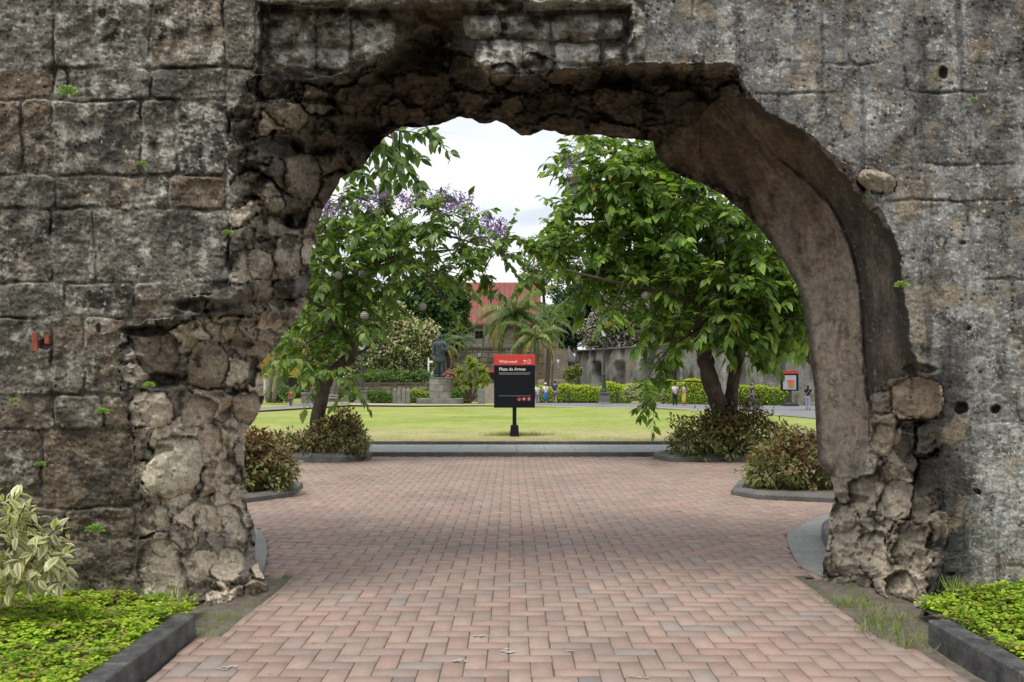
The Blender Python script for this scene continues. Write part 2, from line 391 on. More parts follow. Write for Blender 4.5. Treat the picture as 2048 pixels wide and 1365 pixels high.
# stones seen singly in the photograph: centre, half sizes, how proud, paleness
MAN = [(347,935,62,60,.20,1.),(414,733,43,46,.17,-.5),(308,700,46,52,.05,-.6),(303,820,47,36,.11,.3),(396,824,34,32,.04,.1),(494,812,34,32,.14,-.2),
 (604,352,42,46,.20,.1),(361,1084,33,33,.05,-.2),(327,1148,50,66,.05,.1),(310,1036,32,30,.03,-.1),(573,228,48,24,.16,.6),(553,410,17,17,.05,.4),
 (576,515,30,48,.15,.25),(522,530,28,30,.10,.6),(420,880,26,32,.04,.1),(450,955,24,34,.04,.2),(425,1040,30,26,.04,.3),(470,1050,22,40,.05,.3),
 (404,1130,28,30,.04,.3),(455,1130,30,36,.05,.3),(500,880,20,40,.03,-.1),(1834,796,54,38,.09,.35),(1752,364,42,24,.09,.3),(1750,1110,34,48,.05,.1),(1692,1085,34,72,.05,.1),
 (1790,1000,36,40,.04,.15),(1800,900,30,30,.04,.1),(1766,880,26,34,.05,.1),(1820,1090,30,48,.04,-.4),(1725,990,28,34,.03,0),(1845,990,24,60,.03,-.6),(1720,1175,22,26,.04,0),(1800,1180,30,34,.04,-.1),
 (1000,150,28,24,.06,.1),(1075,130,30,18,.06,.5)]
pale = np.zeros(SH, np.float32)
for i, (cx, cy, rx, ry, hh, pl) in enumerate(MAN):
    an = .35*math.sin(i*2.1); X2 = (wx-cx)*math.cos(an)+(wy-cy)*math.sin(an)+7*fbm(PX/26, PY/26, 4, 46); Y2 = -(wx-cx)*math.sin(an)+(wy-cy)*math.cos(an)+7*fbm(PX/26, PY/26, 4, 47); q = (np.abs(X2)/rx)**3+(np.abs(Y2)/ry)**3+.25*np.abs(X2/rx+.7*Y2/ry*math.cos(i*1.7))**3; r = q < 1.12
    sid = np.where(r & (q < 1.), 9000+i, np.where(r, -1, sid)); hs_ = .45*hh+sstep(1.1, .55, q)*hh*.45+sstep(.8, 0, q)*hh*.25+.008+facet*(.8 if i else .25)+jagg*(.4 if i else .1)+(X2/rx*math.sin(i*5.1)+Y2/ry*math.cos(i*3.3))*.035; hgt = np.where(r, lerp(hgt-.05*sstep(1.12, 1.02, q), hs_, sstep(1.08, .93, q)), hgt)
    edge = np.where(r, (1-q)*rx*.5, edge); pale = np.where(r, pl, pale)
# cavities and putlog holes
for cx, cy, rx, ry, dd in [(412,612,62,15,.20),(305,662,62,13,.15),(475,255,28,40,.14),(640,215,50,22,.15),(500,360,34,26,.16),(560,600,30,22,.15),(470,640,36,16,.15),(590,440,26,20,.14),(440,785,30,12,.12),(430,700,20,14,.10),(390,990,40,9,.08),(455,905,10,40,.08),(380,860,30,8,.08),(322,762,42,18,.26),(292,905,12,22,.12),(310,898,40,9,.10),(92,690,14,13,.07),(545,446,44,20,.24),(565,292,46,22,.26),(720,270,40,32,.26),(1840,740,34,12,.08),(1835,850,50,16,.12),(1700,1000,40,10,.10),(1850,620,6,40,.0),
   (1888,147,10,12,.10),(1923,816,14,13,.12),(1990,822,11,10,.12),(1936,655,5,5,.05),(1956,985,9,5,.07),(1920,485,6,4,.04),(1905,1152,9,4,.04),(205,30,8,9,.05),(200,660,5,10,.05),(1740,1190,16,14,.12),(1710,1180,10,12,.1),(480,690,30,10,.12),(500,600,34,12,.12),(640,300,30,14,.15)]:
    q = ((wx-cx)/rx)**2+((wy-cy)/ry)**2; D += dd*sstep(1.25, .3, q)
# surface roughness
n_lo = fbm(PX/90, PY/90, 4, 51); n_md = fbm(PX/26, PY/22, 4, 52); n_hi = fbm(PX/7, PY/7, 3, 53)
rough_amp = np.where(inn, np.where(vault > .5, .30, 1.0), np.where(leftF, .55, .22))
strv = fbm((PX-1100)/40*np.where(vault > .5, 1, 1), PY/40, 3, 54)
D += n_lo*(.10*rough_amp+.008)*np.where(inn, 1, .5)+n_md*.042*rough_amp+n_hi*(.012*rough_amp+.004)+np.where(rec & ~inn, .10*n_lo+.05*n_md, 0)
pf1, _, pc = worley(PX/13, PY/13, 7); pit = sstep(.26, .06, pf1)*((pc % 23) < 2)*np.where(vault > .5, .15, 1)
D += pit*.012
hgt = hgt+np.where(rec & ~inn, small*.25+.04*fbm(PX/45, PY/30, 4, 58, .6)+.05*sstep(.05, .4, worley(wx/60+3, wy/46, 9)[1]-worley(wx/60+3, wy/46, 9)[0]), 0)
ceilm = inn*sstep(560, 700, PX)*sstep(1440, 1330, PX)*sstep(400, 300, PY)*sstep(0, .1, t)
D += ceilm*(.10*fbm(PX/120, PY/60, 4, 56)+.05*fbm(PX/34, PY/20, 4, 57))
D -= hgt*np.where(vault > .5, 0, 1)
bt = sstep(1120, 1240, PY)*inn*(PX < 700); D -= bt*.12*(1-t)          # footing spreads at the ground
YY = Y0+D
YY = np.where(inn, np.maximum(YY, Y0-.08), YY)
D_v = np.where((vault > .5) & inn, .022*fbm(PX/60, PY/60, 4, 86)+.010*fbm(PX/16, PY/22, 4, 87)+.05*sstep(.2, .5, fbm(PX/110, PY/130, 3, 88)), 0)
YY = YY+D_v
sid = np.where((vault > .5) & inn, -2, sid)
# ---- colour of the stone, with light painted in at places
pb = fbm(PX/150, PY/120, 6, 61, .6); pm = fbm(PX/46, PY/40, 5, 62, .72); ps = fbm(PX/5.5, PY/5.5, 2, 63); pv = fbm(PX/26, PY/150, 5, 64, .7); pv2 = fbm(PX/60, PY/300, 5, 65, .65)
pmm = fbm(PX/14, PY/12, 3, 66, .75)
tv = np.zeros(SH, np.float32); tw = np.zeros(SH, np.float32)
mxs = max(tint)+1; ta = np.zeros(mxs); tb = np.zeros(mxs)
for k, v in tint.items(): ta[k], tb[k] = v
ok = (sid >= 0) & (sid < 5000); tv[ok] = ta[sid[ok]]; tw[ok] = tb[sid[ok]]
rk = (sid >= 5000) & (sid < 9000); tv[rk] = tl[:, 2][(sid[rk]-5000)]; tw[rk] = big[(sid[rk]-5000)]
# left facing
C = cl((.165, .150, .125), SH)
C = cmix(C, (.42, .40, .35), sstep(.02, .30, pm+.6*pv+.25*pb+.1*tv)*.8)
C = cmix(C, (.17, .115, .07), sstep(.02, .30, tw-.62+.9*pmm+.6*pb)*.75)
dk = -.55*pm+.9*fbm(PX/85, PY/75, 6, 71, .68)+.16*tv-.06+.14*sstep(700, 880, PY)+.06*pmm
C = cmix(C, (.034, .030, .027), sstep(.06, .26, dk)*.88)
C = cmix(C, (.03, .027, .024), sstep(.14, .34, ps-.35*pm+.3*pmm)*.6)
C = cmix(C, (.56, .54, .48), sstep(.26, .42, ps*.6+.5*pmm+.25*pm+.1*pv)*.8)
C = cmix(C, (.45, .42, .36), sstep(6, 1, edge)*sstep(.0, .3, fbm(PX/60, PY/60, 3, 78)+.1)*.6*(edge > 0))
# right facing, greyer plaster
R = cl((.205, .20, .19), SH)
R = cmix(R, (.43, .425, .405), sstep(-.02, .34, pm*.8+.7*pv2+.3*pb+.25*sstep(450, 1000, PY)*sstep(1830, 2000, PX))*.75)
R = cmix(R, (.095, .075, .052), sstep(.06, .28, fbm(PX/85, PY/80, 6, 72, .68)+.12*sstep(1850, 2000, PX)*sstep(700, 200, PY)-.03)*.75)
R = cmix(R, (.04, .037, .033), sstep(.06, .30, ps*.5+.8*fbm(PX/45, PY/80, 5, 73, .72)-.25*pb-.02)*.85)
R = cmix(R, (.64, .63, .59), sstep(.22, .38, ps*.55+.55*pmm+.25*pv2+.1*sstep(600, 1100, PY))*.85)
R = cmix(R, (.45, .36, .25), sstep(.42, .5, fbm(PX/26, PY/26, 3, 74))*.85)
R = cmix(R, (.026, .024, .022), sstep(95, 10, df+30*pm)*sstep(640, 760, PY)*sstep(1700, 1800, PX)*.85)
C *= .92; R *= .86
C = cmix(C, (.10, .073, .048), sstep(620, 900, PY+80*pb)*.45)
R = cmix(R, (.032, .03, .028), sstep(.10, .34, fbm(PX/170, PY/260, 6, 92, .62)+.1*sstep(300, 0, PY))*.6)
C = cmix(C, (.032, .03, .027), sstep(.10, .32, fbm(PX/150, PY/200, 6, 93, .62)+.05)*.55)
R = cmix(R, (.27, .215, .145), sstep(.1, .36, fbm(PX/110, PY/90, 5, 96, .6)+.08*tv)*.55)
R = cmix(R, (.03, .028, .026), sstep(.12, .36, fbm(PX/34, PY/420, 5, 97, .62)+.2*pmm)*.6)
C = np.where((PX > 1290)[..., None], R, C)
# rubble: brown high up, paler and beige towards the ground
B = cl((.185, .155, .118), SH)
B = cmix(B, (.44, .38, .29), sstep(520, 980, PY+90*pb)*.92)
B = cmix(B, (.40, .355, .285), sstep(.05, .35, pm+.4*tv+.1)*.7*sstep(120, 260, PY))
B = cmix(B, (.21, .145, .085), sstep(.1, .4, tw-.62+.8*pmm+.3*pb)*.6)
B = cmix(B, (.20, .195, .18), sstep(.1, .35, -tv*.6+.5*pm-.1)*.6)
frv = np.sin(fc*2.39)*.5+.5; B = cmix(B, (.46, .40, .31), (sid == -1)*sstep(.6, .9, frv)*.6)
B = cmix(B, (.038, .032, .026), sstep(.05, .28, -.6*pm+.8*fbm(PX/70, PY/60, 5, 75, .65)+.12*sstep(750, 450, PY)-.09)*.8)
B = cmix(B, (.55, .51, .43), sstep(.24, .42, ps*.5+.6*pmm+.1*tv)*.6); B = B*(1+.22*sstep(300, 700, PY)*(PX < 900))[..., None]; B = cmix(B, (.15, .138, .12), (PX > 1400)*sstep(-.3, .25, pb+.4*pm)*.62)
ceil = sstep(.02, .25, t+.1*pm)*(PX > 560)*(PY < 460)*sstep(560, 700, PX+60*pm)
B = cmix(B, (.050, .036, .025), ceil*np.clip(.85+.35*pm, 0, .97))  # underside of the arch set much darker than the other rubble
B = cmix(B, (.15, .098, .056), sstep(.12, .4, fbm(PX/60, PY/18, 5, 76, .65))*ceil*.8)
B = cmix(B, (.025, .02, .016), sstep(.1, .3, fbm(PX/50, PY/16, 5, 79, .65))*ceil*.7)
B = cmix(B, (.50, .46, .39), (sid == -1)*sstep(350, 800, PY)*.6*sstep(-.25, .2, pm)*(PX < 800))
dkc = inside(vwx, vwy, [(1800,840),(1895,830),(1895,985),(1830,990),(1790,900)]).astype(float)
B = cmix(B, (.05, .046, .042), dkc*.8)
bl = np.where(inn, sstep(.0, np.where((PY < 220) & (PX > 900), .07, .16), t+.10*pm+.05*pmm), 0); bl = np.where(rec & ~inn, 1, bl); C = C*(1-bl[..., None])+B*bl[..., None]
blk = ((sid >= 0) & (sid < 5000)).astype(float)
Tp = cl((.20, .18, .155), SH); Tp = cmix(Tp, (.50, .48, .43), sstep(-.05, .25, pm+.3*pmm+.25*tv+.12*sstep(950, 1100, PX))*.85); Tp = cmix(Tp, (.06, .05, .042), (1-blk)*.8); Tp = cmix(Tp, (.03, .027, .024), sstep(.04, .3, -.6*pm+.7*fbm(PX/60, PY/40, 5, 77, .65)-.02-.1*sstep(950, 1100, PX))*.88)  # blocks towards the right painted paler, as if strongly lit
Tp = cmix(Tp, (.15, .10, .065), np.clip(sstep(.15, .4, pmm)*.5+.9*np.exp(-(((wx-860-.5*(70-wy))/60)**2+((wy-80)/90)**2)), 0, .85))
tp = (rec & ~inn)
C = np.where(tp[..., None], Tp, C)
# vault plaster: streaks follow the curve
rad = np.sqrt((PX-1140)**2+((PY-640)*.86)**2); rad = np.where(PY > 640, PX-1140+0.*PY, rad); along = np.where(PY > 640, PY, np.arctan2(PY-640, PX-1140)*420+640)
rad = rad+14*fbm(PX/90, PY/90, 4, 83); sv = .6*fbm(rad/11, along/95, 5, 81, .65)+.5*fbm(PX/60, PY/60, 5, 84, .65); sv2 = .7*fbm(rad/30, along/200, 4, 82, .6)+.4*fbm(PX/80, PY/80, 5, 85, .65)
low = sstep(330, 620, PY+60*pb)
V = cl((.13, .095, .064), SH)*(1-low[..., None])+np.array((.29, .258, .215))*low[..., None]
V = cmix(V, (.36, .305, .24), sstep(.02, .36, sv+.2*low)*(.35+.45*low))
V = cmix(V, (.06, .048, .038), sstep(.05, .34, sv2-.25*sv+.05*(1-low))*.65); V = cmix(V, (.26, .245, .22), sstep(.1, .4, fbm(PX/120, PY/150, 5, 98, .62))*.45)
rim = sstep(-5, 4, sidev*dg+10*sv)
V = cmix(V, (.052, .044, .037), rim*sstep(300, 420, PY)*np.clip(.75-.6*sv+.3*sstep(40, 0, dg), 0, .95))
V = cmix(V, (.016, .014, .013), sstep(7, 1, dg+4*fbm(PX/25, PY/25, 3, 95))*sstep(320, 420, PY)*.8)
V = cmix(V, (.42, .365, .29), sstep(100, 40, ds)*sstep(6, 22, ds)*sstep(440, 640, PY)*np.clip(.55+.9*sv, 0, 1))  # pale strip near the rear edge: plaza light painted onto the plaster
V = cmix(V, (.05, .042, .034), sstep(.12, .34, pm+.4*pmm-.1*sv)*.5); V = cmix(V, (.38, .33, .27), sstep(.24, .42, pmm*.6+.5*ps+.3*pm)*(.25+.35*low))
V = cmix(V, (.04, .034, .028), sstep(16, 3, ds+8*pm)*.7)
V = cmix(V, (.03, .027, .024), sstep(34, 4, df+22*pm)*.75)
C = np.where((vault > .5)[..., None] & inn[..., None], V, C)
# single stones
C = np.where((pale > .9)[..., None], cmix(cmix(cl((.56, .51, .385), SH), (.33, .29, .22), sstep(.0, .5, pm)), (.12, .11, .09), sstep(.25, .5, ps)*.6+.5*sstep(935, 985, PY+20*pm)*0), C)
C *= (1+.5*np.clip(np.where(pale > .9, 0, pale), -.7, .8))[..., None]
C = cmix(C, (.43, .34, .24), ((sid == 9000+21) | (sid == 9000+22))*(.55+.4*pm))
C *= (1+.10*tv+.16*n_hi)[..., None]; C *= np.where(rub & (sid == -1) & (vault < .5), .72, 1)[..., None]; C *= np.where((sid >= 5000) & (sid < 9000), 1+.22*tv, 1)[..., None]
C *= (1-.55*pit)[..., None]
C = np.clip(C*1.06, .008, .8)
# ---- vertices: snap those next to the outline onto it
snap = (ds < ST*.8) & (PX > 400) & (PX < 1800) & (PY < 1420)
vx = np.where(snap, sx_, PX); vy = np.where(snap, sy_, PY)
V3 = np.stack([(vx-CX)*YY/F, YY, H-(vy-CY)*YY/F], -1).reshape(-1, 3)
ny, nx = SH; idx = np.arange(ny*nx).reshape(ny, nx)
q = np.stack([idx[:-1, :-1], idx[1:, :-1], idx[1:, 1:], idx[:-1, 1:]], -1).reshape(-1, 4)
cxm = (PX[:-1, :-1]+PX[1:, 1:])/2; cym = (PY[:-1, :-1]+PY[1:, 1:])/2
keep = ~inside(cxm, cym, SILR).ravel(); q = q[keep]
lab = sid[:-1, :-1].ravel()[keep]
Cf = C.reshape(-1, 3)
gate = empty('ruined_gateway', (0, 7, 0), 'massive weathered stone gate wall broken through by a ragged arched opening', 'gateway')
def submesh(name, faces, mat=M_wall, parent=gate, label=None, kind=None):
    u, iv = np.unique(faces.ravel(), return_inverse=True)
    me = np_mesh(name, V3[u], iv.reshape(-1, 4), mat, True, Cf[u]); o = link(name, me, parent)
    if label: o['label'] = label
    if kind: o['kind'] = kind
    return o
names = {9000: 'large pale cream boulder set in the left jamb', 9021: 'tan block standing proud of the right jamb', 9022: 'tan rounded stone at the edge of the vault'}
order = np.argsort(lab, kind='stable'); ls = lab[order]; qs = q[order]
cut = np.flatnonzero(np.diff(ls))+1
small_faces = []
for gp, lb in zip(np.split(qs, cut), ls[np.r_[0, cut]]):
    if lb == -1: small_faces.append(gp)
    elif lb == -2: submesh('vault_plaster', gp, label='smooth brown plaster of the remaining vault')
    elif len(gp) < 26: small_faces.append(gp)
    else:
        u_, iv_ = np.unique(gp.ravel(), return_inverse=True); fv = iv_.reshape(-1, 4); cp = np.arange(len(u_))
        for _ in range(400):
            m_ = cp[fv].min(1); n2_ = cp.copy()
            for k_ in range(4): np.minimum.at(n2_, fv[:, k_], m_)
            n2_ = n2_[n2_]
            if (n2_ == cp).all(): break
            cp = n2_
        fc_ = cp[fv[:, 0]]; vals, cn = np.unique(fc_, return_counts=True); mainc = vals[np.argmax(cn)]
        if (fc_ != mainc).any(): small_faces.append(gp[fc_ != mainc]); gp = gp[fc_ == mainc]
        submesh('stone', gp, label=names.get(int(lb)))
mort = np.concatenate(small_faces); submesh('mortar', mort)
# ---- thickness: run every free edge back to the rear face
ed = np.concatenate([q[:, [0, 1]], q[:, [1, 2]], q[:, [2, 3]], q[:, [3, 0]]])
key = np.minimum(ed[:, 0], ed[:, 1]).astype(np.int64)*len(V3)+np.maximum(ed[:, 0], ed[:, 1])
uk, first, cnt = np.unique(key, return_index=True, return_counts=True); be = ed[first[cnt == 1]]
bu, biv = np.unique(be.ravel(), return_inverse=True); biv = biv.reshape(-1, 2); YB = 8.0
fp = V3[bu]; bxp = vx.ravel()[bu]; byp = vy.ravel()[bu]
near = (ds.ravel()[bu] < 30)
def back(Yb, s):
    px_ = bxp+(bxp-1080)*s; py_ = byp+(byp-640)*s*.7
    b = np.stack([(px_-CX)*Yb/F, np.full(len(bu), Yb), H-(py_-CY)*Yb/F], -1)
    o = fp.copy(); o[:, 1] = Yb; return np.where(near[:, None], b, o)
p1_, p2_ = back(7.72, .012), back(YB, .04)
n_ = len(bu); VV = np.concatenate([fp, p1_, p2_]); a, b = biv[:, 0], biv[:, 1]
FF = np.concatenate([np.stack([b, a, a+n_, b+n_], -1), np.stack([b+n_, a+n_, a+2*n_, b+2*n_], -1)])
cc = np.tile(Cf[bu]*.9, (3, 1)); me = np_mesh('inner_edge', VV, FF, M_wall, True, cc); link('inner_edge', me, gate)
bxs = np.arange(-1500, 3551, 14.); bys = np.arange(-620, 1500, 14.); BX, BY = np.meshgrid(bxs, bys)
SIL2 = [(x+(x-1080)*.05, y+(y-640)*.035) for x, y in SIL]
hb = inside(BX, BY, SIL2); ib = np.arange(BX.size).reshape(BX.shape)
qb = np.stack([ib[:-1, :-1], ib[:-1, 1:], ib[1:, 1:], ib[1:, :-1]], -1).reshape(-1, 4)
kb = ~(hb[:-1, :-1] | hb[1:, :-1] | hb[:-1, 1:] | hb[1:, 1:]).ravel()
YBm = YB+.02*fbm(BX/60, BY/60, 3, 90)
bsx = (BX-CX)*6.05/F; VB = np.stack([np.where((BX > 380) & (BX < 1850), (BX-CX)*YB/F, (BX-CX)*YB/F), YBm, H-(BY-CY)*YB/F], -1).reshape(-1, 3)
VB[:, 0] = np.clip(VB[:, 0], fp[:, 0].min(), fp[:, 0].max()); VB[:, 2] = np.minimum(VB[:, 2], fp[:, 2].max())
cb = cl((.2, .18, .15), BX.shape)*(1+.6*fbm(BX/50, BY/50, 4, 91))[..., None]
me = np_mesh('rear_face', VB, qb[kb], M_wall, True, cb.reshape(-1, 3)); link('rear_face', me, gate)
# two old red bricks in a hole of the left facing
Mrb = M('old_red_brick', (.33, .09, .05), .85, .4, 14.)
for (x, y, sx, sy) in ((66, 684, 12, 19), (90, 676, 9, 12)):
    a = W(x-sx/2, y+sy, 5.98); b = W(x+sx/2, y-sy, 5.98)
    MB().box(a.x, b.x, 5.998, 6.14, a.z, b.z).build('brick', Mrb, gate, bevel=.004)

# ------------------------------------------------------------------ ground, dirt, paving
def sheet(name, x0, x1, y0, y1, step, zf, mat):
    X, Y = np.meshgrid(np.arange(x0, x1+step/2, step), np.arange(y0, y1+step/2, step)); Z = zf(X, Y)
    i = np.arange(X.size).reshape(X.shape); q = np.stack([i[:-1, :-1], i[:-1, 1:], i[1:, 1:], i[1:, :-1]], -1).reshape(-1, 4)
    o = link(name, np_mesh(name, np.stack([X, Y, Z], -1).reshape(-1, 3), q, mat)); o['kind'] = 'structure'; return o
Mground = M('far_soil', (.16, .15, .09), .95, .4, .3)
sheet('ground', -600, 600, -60, 1200, 60, lambda X, Y: X*0-.16, Mground)
Mdirt = M('packed_dirt', (.12, .10, .078), .95, .45, 2.2, .02, 30., color2=(.20, .175, .14))
dirt = sheet('dirt', -12, 12, -4, 21.5, .08, lambda X, Y: -.022+.014*fbm(X*1.3, Y*1.3, 4, 3)+.01*fbm(X*7, Y*7, 3, 8)+.035*sstep(.5, .0, np.abs(np.abs(X-.3)-2.45))*sstep(7.4, 7.0, Y)*sstep(5.2, 5.8, Y), Mdirt)
# bricks: 90-degree herringbone
m, nt, p = mat_new('paving_brick')
at = N(nt, 'ShaderNodeAttribute', attribute_name='Col'); v = position(nt)
c = mixrgb(nt, at.outputs['Color'], ramp(nt, noise(nt, v, 26., 6, .7), [(.3, .80), (.7, 1.15)]), 1.0, 'MULTIPLY')
c = mixrgb(nt, c, ramp(nt, noise(nt, v, 130., 3, .6), [(.3, .84), (.7, 1.12)]), 1.0, 'MULTIPLY')
c = mixrgb(nt, c, (.37, .28, .235), ramp(nt, noise(nt, v, .9, 6, .6), [(.36, .2), (.70, .62)]))
c = mixrgb(nt, c, (.17, .15, .135), ramp(nt, noise(nt, v, .55, 6, .7), [(.44, 0.), (.72, .65)]))
c = mixrgb(nt, c, (.12, .10, .085), ramp(nt, noise(nt, v, 5.5, 8, .8), [(.60, 0.), (.78, .55)]))
c = mixrgb(nt, c, (.62, .58, .54), ramp(nt, noise(nt, v, 3.1, 8, .75), [(.70, 0.), (.80, .55)]))
L(nt, c, p.inputs['Base Color']); p.inputs['Roughness'].default_value = .82; p.inputs['Specular IOR Level'].default_value = .3
pr = bump(nt, noise(nt, v, 60., 5, .7), .6, .003, p); Mbrick = m
Mjoint = M('joint_sand', (.17, .145, .12), .95, .5, 4., .01, 40., color2=(.09, .09, .05))
pav = MB(); pav.add([(-2.0, -3, -.0065), (2.42, -3, -.0065), (2.42, 7.25, -.0065), (2.60, 7.25, -.0065), (11, 7.25, -.0065), (11, 19.5, -.0065), (-11, 19.5, -.0065), (-11, 7.25, -.0065), (-1.86, 7.25, -.0065)], [tuple(range(9))])
pavement = pav.build('pavement', Mjoint); tag(pavement, kind='structure')
bw = .126; rb = np.random.default_rng(5)
cells = []
for j in range(int(3.2/bw), int(19.5/bw)):
    for i in range(-92, 92):
        k = (i-j) % 4
        if k == 0: L_, Wd = 2, 1
        elif k == 3: L_, Wd = 1, 2
        else: continue
        x0, y0, x1, y1 = i*bw-.02, j*bw, (i+L_)*bw-.02, (j+Wd)*bw; cx, cy = (x0+x1)/2, (y0+y1)/2
        if abs(cx) > .62*cy+1.4 or y1 > 19.35: continue
        xl, xr = -99, 99
        if cy < 7.25: xl, xr = (-1.83 if cy > 5.55 else -1.985)+.015*math.sin(cy*3), 2.33+.02*math.sin(cy*2)+.13*max(0, min(1, (5.5-cy)/.3))
        elif cy < 10.95:
            xr = np.interp(cy, [7.2, 7.6, 8.28, 9.3, 10, 10.7, 10.9], [2.58, 2.52, 2.64, 2.92, 3.33, 3.85, 4.4]); xl = -np.interp(cy, [7.2, 7.73, 8.7, 9.59, 10.4, 10.9], [2.08, 2.17, 2.43, 2.78, 3.38, 4.2])
        x0, x1 = max(x0, xl), min(x1, xr)
        if x1-x0 < .03: continue
        cells.append((x0, y0, x1, y1))
cells.sort(key=lambda c: (c[1]+c[3])/2+abs(c[0]+c[2])*.02)
pal = np.array([(.35,.24,.20),(.32,.21,.18),(.36,.26,.215),(.30,.225,.20),(.34,.22,.185),(.38,.28,.23),(.28,.205,.18),(.35,.24,.195),(.235,.225,.22),(.29,.26,.24)])
prob = np.array([.16,.14,.14,.12,.12,.08,.10,.09,.015,.025]); prob /= prob.sum()
def brick_v(wid, dep, col, dz, tx, ty, g=.003, ch=.003):
    hx, hy = wid/2-g, dep/2-g; V_ = []
    for zz, ins in ((-.055, 0), (-.006, 0), (0, ch)):
        for sx, sy in ((-1,-1),(1,-1),(1,1),(-1,1)):
            x, y = sx*(hx-ins), sy*(hy-ins); V_.append((x, y, zz+dz+x*tx+y*ty if zz > -.05 else zz))
    return V_
bf = [(8,9,10,11)]+[(a+i, a+(i+1) % 4, a+4+(i+1) % 4, a+4+i) for a in (0, 4) for i in range(4)]
AV, AF, AC = [], [], []; protos = {}; n_obj = 0
for n, (x0, y0, x1, y1) in enumerate(cells):
    wid, dep = x1-x0, y1-y0; cx, cy = (x0+x1)/2, (y0+y1)/2
    ci = rb.choice(len(pal), p=prob)
    if cy > 4.55 and n_obj < 300 and abs(x1-x0-bw) < .001 or cy > 4.55 and n_obj < 300 and abs(x1-x0-2*bw) < .001:
        n_obj += 1
        kk = (wid > dep, int(ci), int(rb.integers(3)))
        if kk not in protos:
            col = pal[ci]*rb.uniform(.90, 1.10)
            protos[kk] = np_mesh('brick', brick_v(wid, dep, col, rb.normal(0, .0012), rb.normal(0, .006), rb.normal(0, .006)), bf, Mbrick, False, np.tile(col, (12, 1)))
        o = bpy.data.objects.new('brick', protos[kk]); COL.objects.link(o); o.parent = pavement; o.location = (cx+rb.normal(0, .0012), cy+rb.normal(0, .0012), 0); o.rotation_euler.z = rb.normal(0, .004)
        continue
    col = pal[ci]*rb.uniform(.90, 1.10); b = len(AV)*12
    V_ = np.array(brick_v(wid, dep, col, rb.normal(0, .0014), rb.normal(0, .006), rb.normal(0, .006)))
    a_ = rb.normal(0, .005); V_[:, :2] = V_[:, :2] @ np.array([[1, a_], [-a_, 1]]); V_ += (cx, cy, 0)
    AV.append(V_); AF.append(np.array(bf)+b); AC.append(np.tile(col, (12, 1)))
o = link('paving_bricks', np_mesh('paving_bricks', np.concatenate(AV), np.concatenate(AF), Mbrick, False, np.concatenate(AC)), pavement); o['kind'] = 'stuff'
# ------------------------------------------------------------------ kerbs, walk, lawn, paths
Mblack = M('black_painted_concrete', (.04, .043, .05), .55, .5, 6., .006, 50., color2=(.15, .15, .15))
Mconc = M('grey_concrete', (.24, .24, .235), .9, .35, 2.5, .004, 70., color2=(.32, .32, .30))
Mconcd = M('dark_concrete', (.10, .10, .095), .9, .45, 4., .006, 50., color2=(.18, .175, .16))
Mslab = M('walk_slab', (.30, .31, .31), .9, .3, 1.3, .003, 60., color2=(.37, .375, .37))
Mrough = M('rough_stone', (.17, .15, .125), .95, .5, 1.5, .03, 10., color2=(.10, .09, .075))
Mgranite = M('old_grey_granite', (.25, .245, .225), .9, .4, 3., .012, 25., color2=(.14, .135, .12))
for lab_, x0, x1, y1 in (('low black painted kerb edging the flower bed left of the paving', -2.14, -2.0, 5.55), ('low black painted kerb edging the flower bed right of the paving', 2.575, 2.715, 5.42)):
    o = empty('garden_kerb', ((x0+x1)/2, y1, 0), lab_, 'kerb'); yk = y1; rk = random.Random(4)
    while yk > 1.5:
        dx = rk.uniform(-.004, .004); MB().box(x0+dx, x1+dx, yk-.985, yk, -.1, .145+rk.uniform(-.004, .003), rz=rk.uniform(-.003, .003)).build('kerb_stone', Mblack, o, bevel=.014, segs=3); yk -= .995
    tag(o, lab_, 'kerb', 'black kerbs of the front beds')
def ring(pts, wid, z0, z1, name, mat, out=1, **k):
    """closed band between a ground curve and the same curve moved aside by wid"""
    P = [Vector((x, y, 0)) for x, y in pts]; Q = []
    for i, p in enumerate(P):
        d = (P[min(i+1, len(P)-1)]-P[max(i-1, 0)]).normalized(); n = Vector((d.y, -d.x, 0))*out; Q.append(p+n*wid)
    b = MB(); n = len(P); b.v = [(p.x, p.y, z) for z in (z0, z1) for row in (P, Q) for p in row]
    for i in range(n-1):
        b.f += [(2*n+i, 2*n+i+1, 3*n+i+1, 3*n+i), (i, i+1, 2*n+i+1, 2*n+i), (n+i+1, n+i, 3*n+i, 3*n+i+1)]
    b.f += [(0, 2*n, 3*n, n), (n-1, 2*n-1, 4*n-1, 3*n-1)]
    return b.build(name, mat, **k), [(q.x, q.y) for q in Q]
def smooth_curve(P, n=6):
    P = [Vector((a, b)) for a, b in P]; o = []
    for i in range(len(P)-1):
        p0, p1, p2, p3 = P[max(i-1, 0)], P[i], P[i+1], P[min(i+2, len(P)-1)]
        for k in range(n):
            t = k/n; q = .5*((2*p1)+(p2-p0)*t+(2*p0-5*p1+4*p2-p3)*t*t+(-p0+3*p1-3*p2+p3)*t**3); o.append((q.x, q.y))
    o.append((P[-1].x, P[-1].y)); return o
gr = smooth_curve([(2.62,7.1),(2.53,7.6),(2.65,8.28),(2.93,9.3),(3.34,10),(3.86,10.7),(4.6,11.0),(6,11.1)])
gl = smooth_curve([(-2.05,7.1),(-2.18,7.73),(-2.44,8.7),(-2.79,9.59),(-3.39,10.4),(-4.3,10.9),(-6,11.1)])
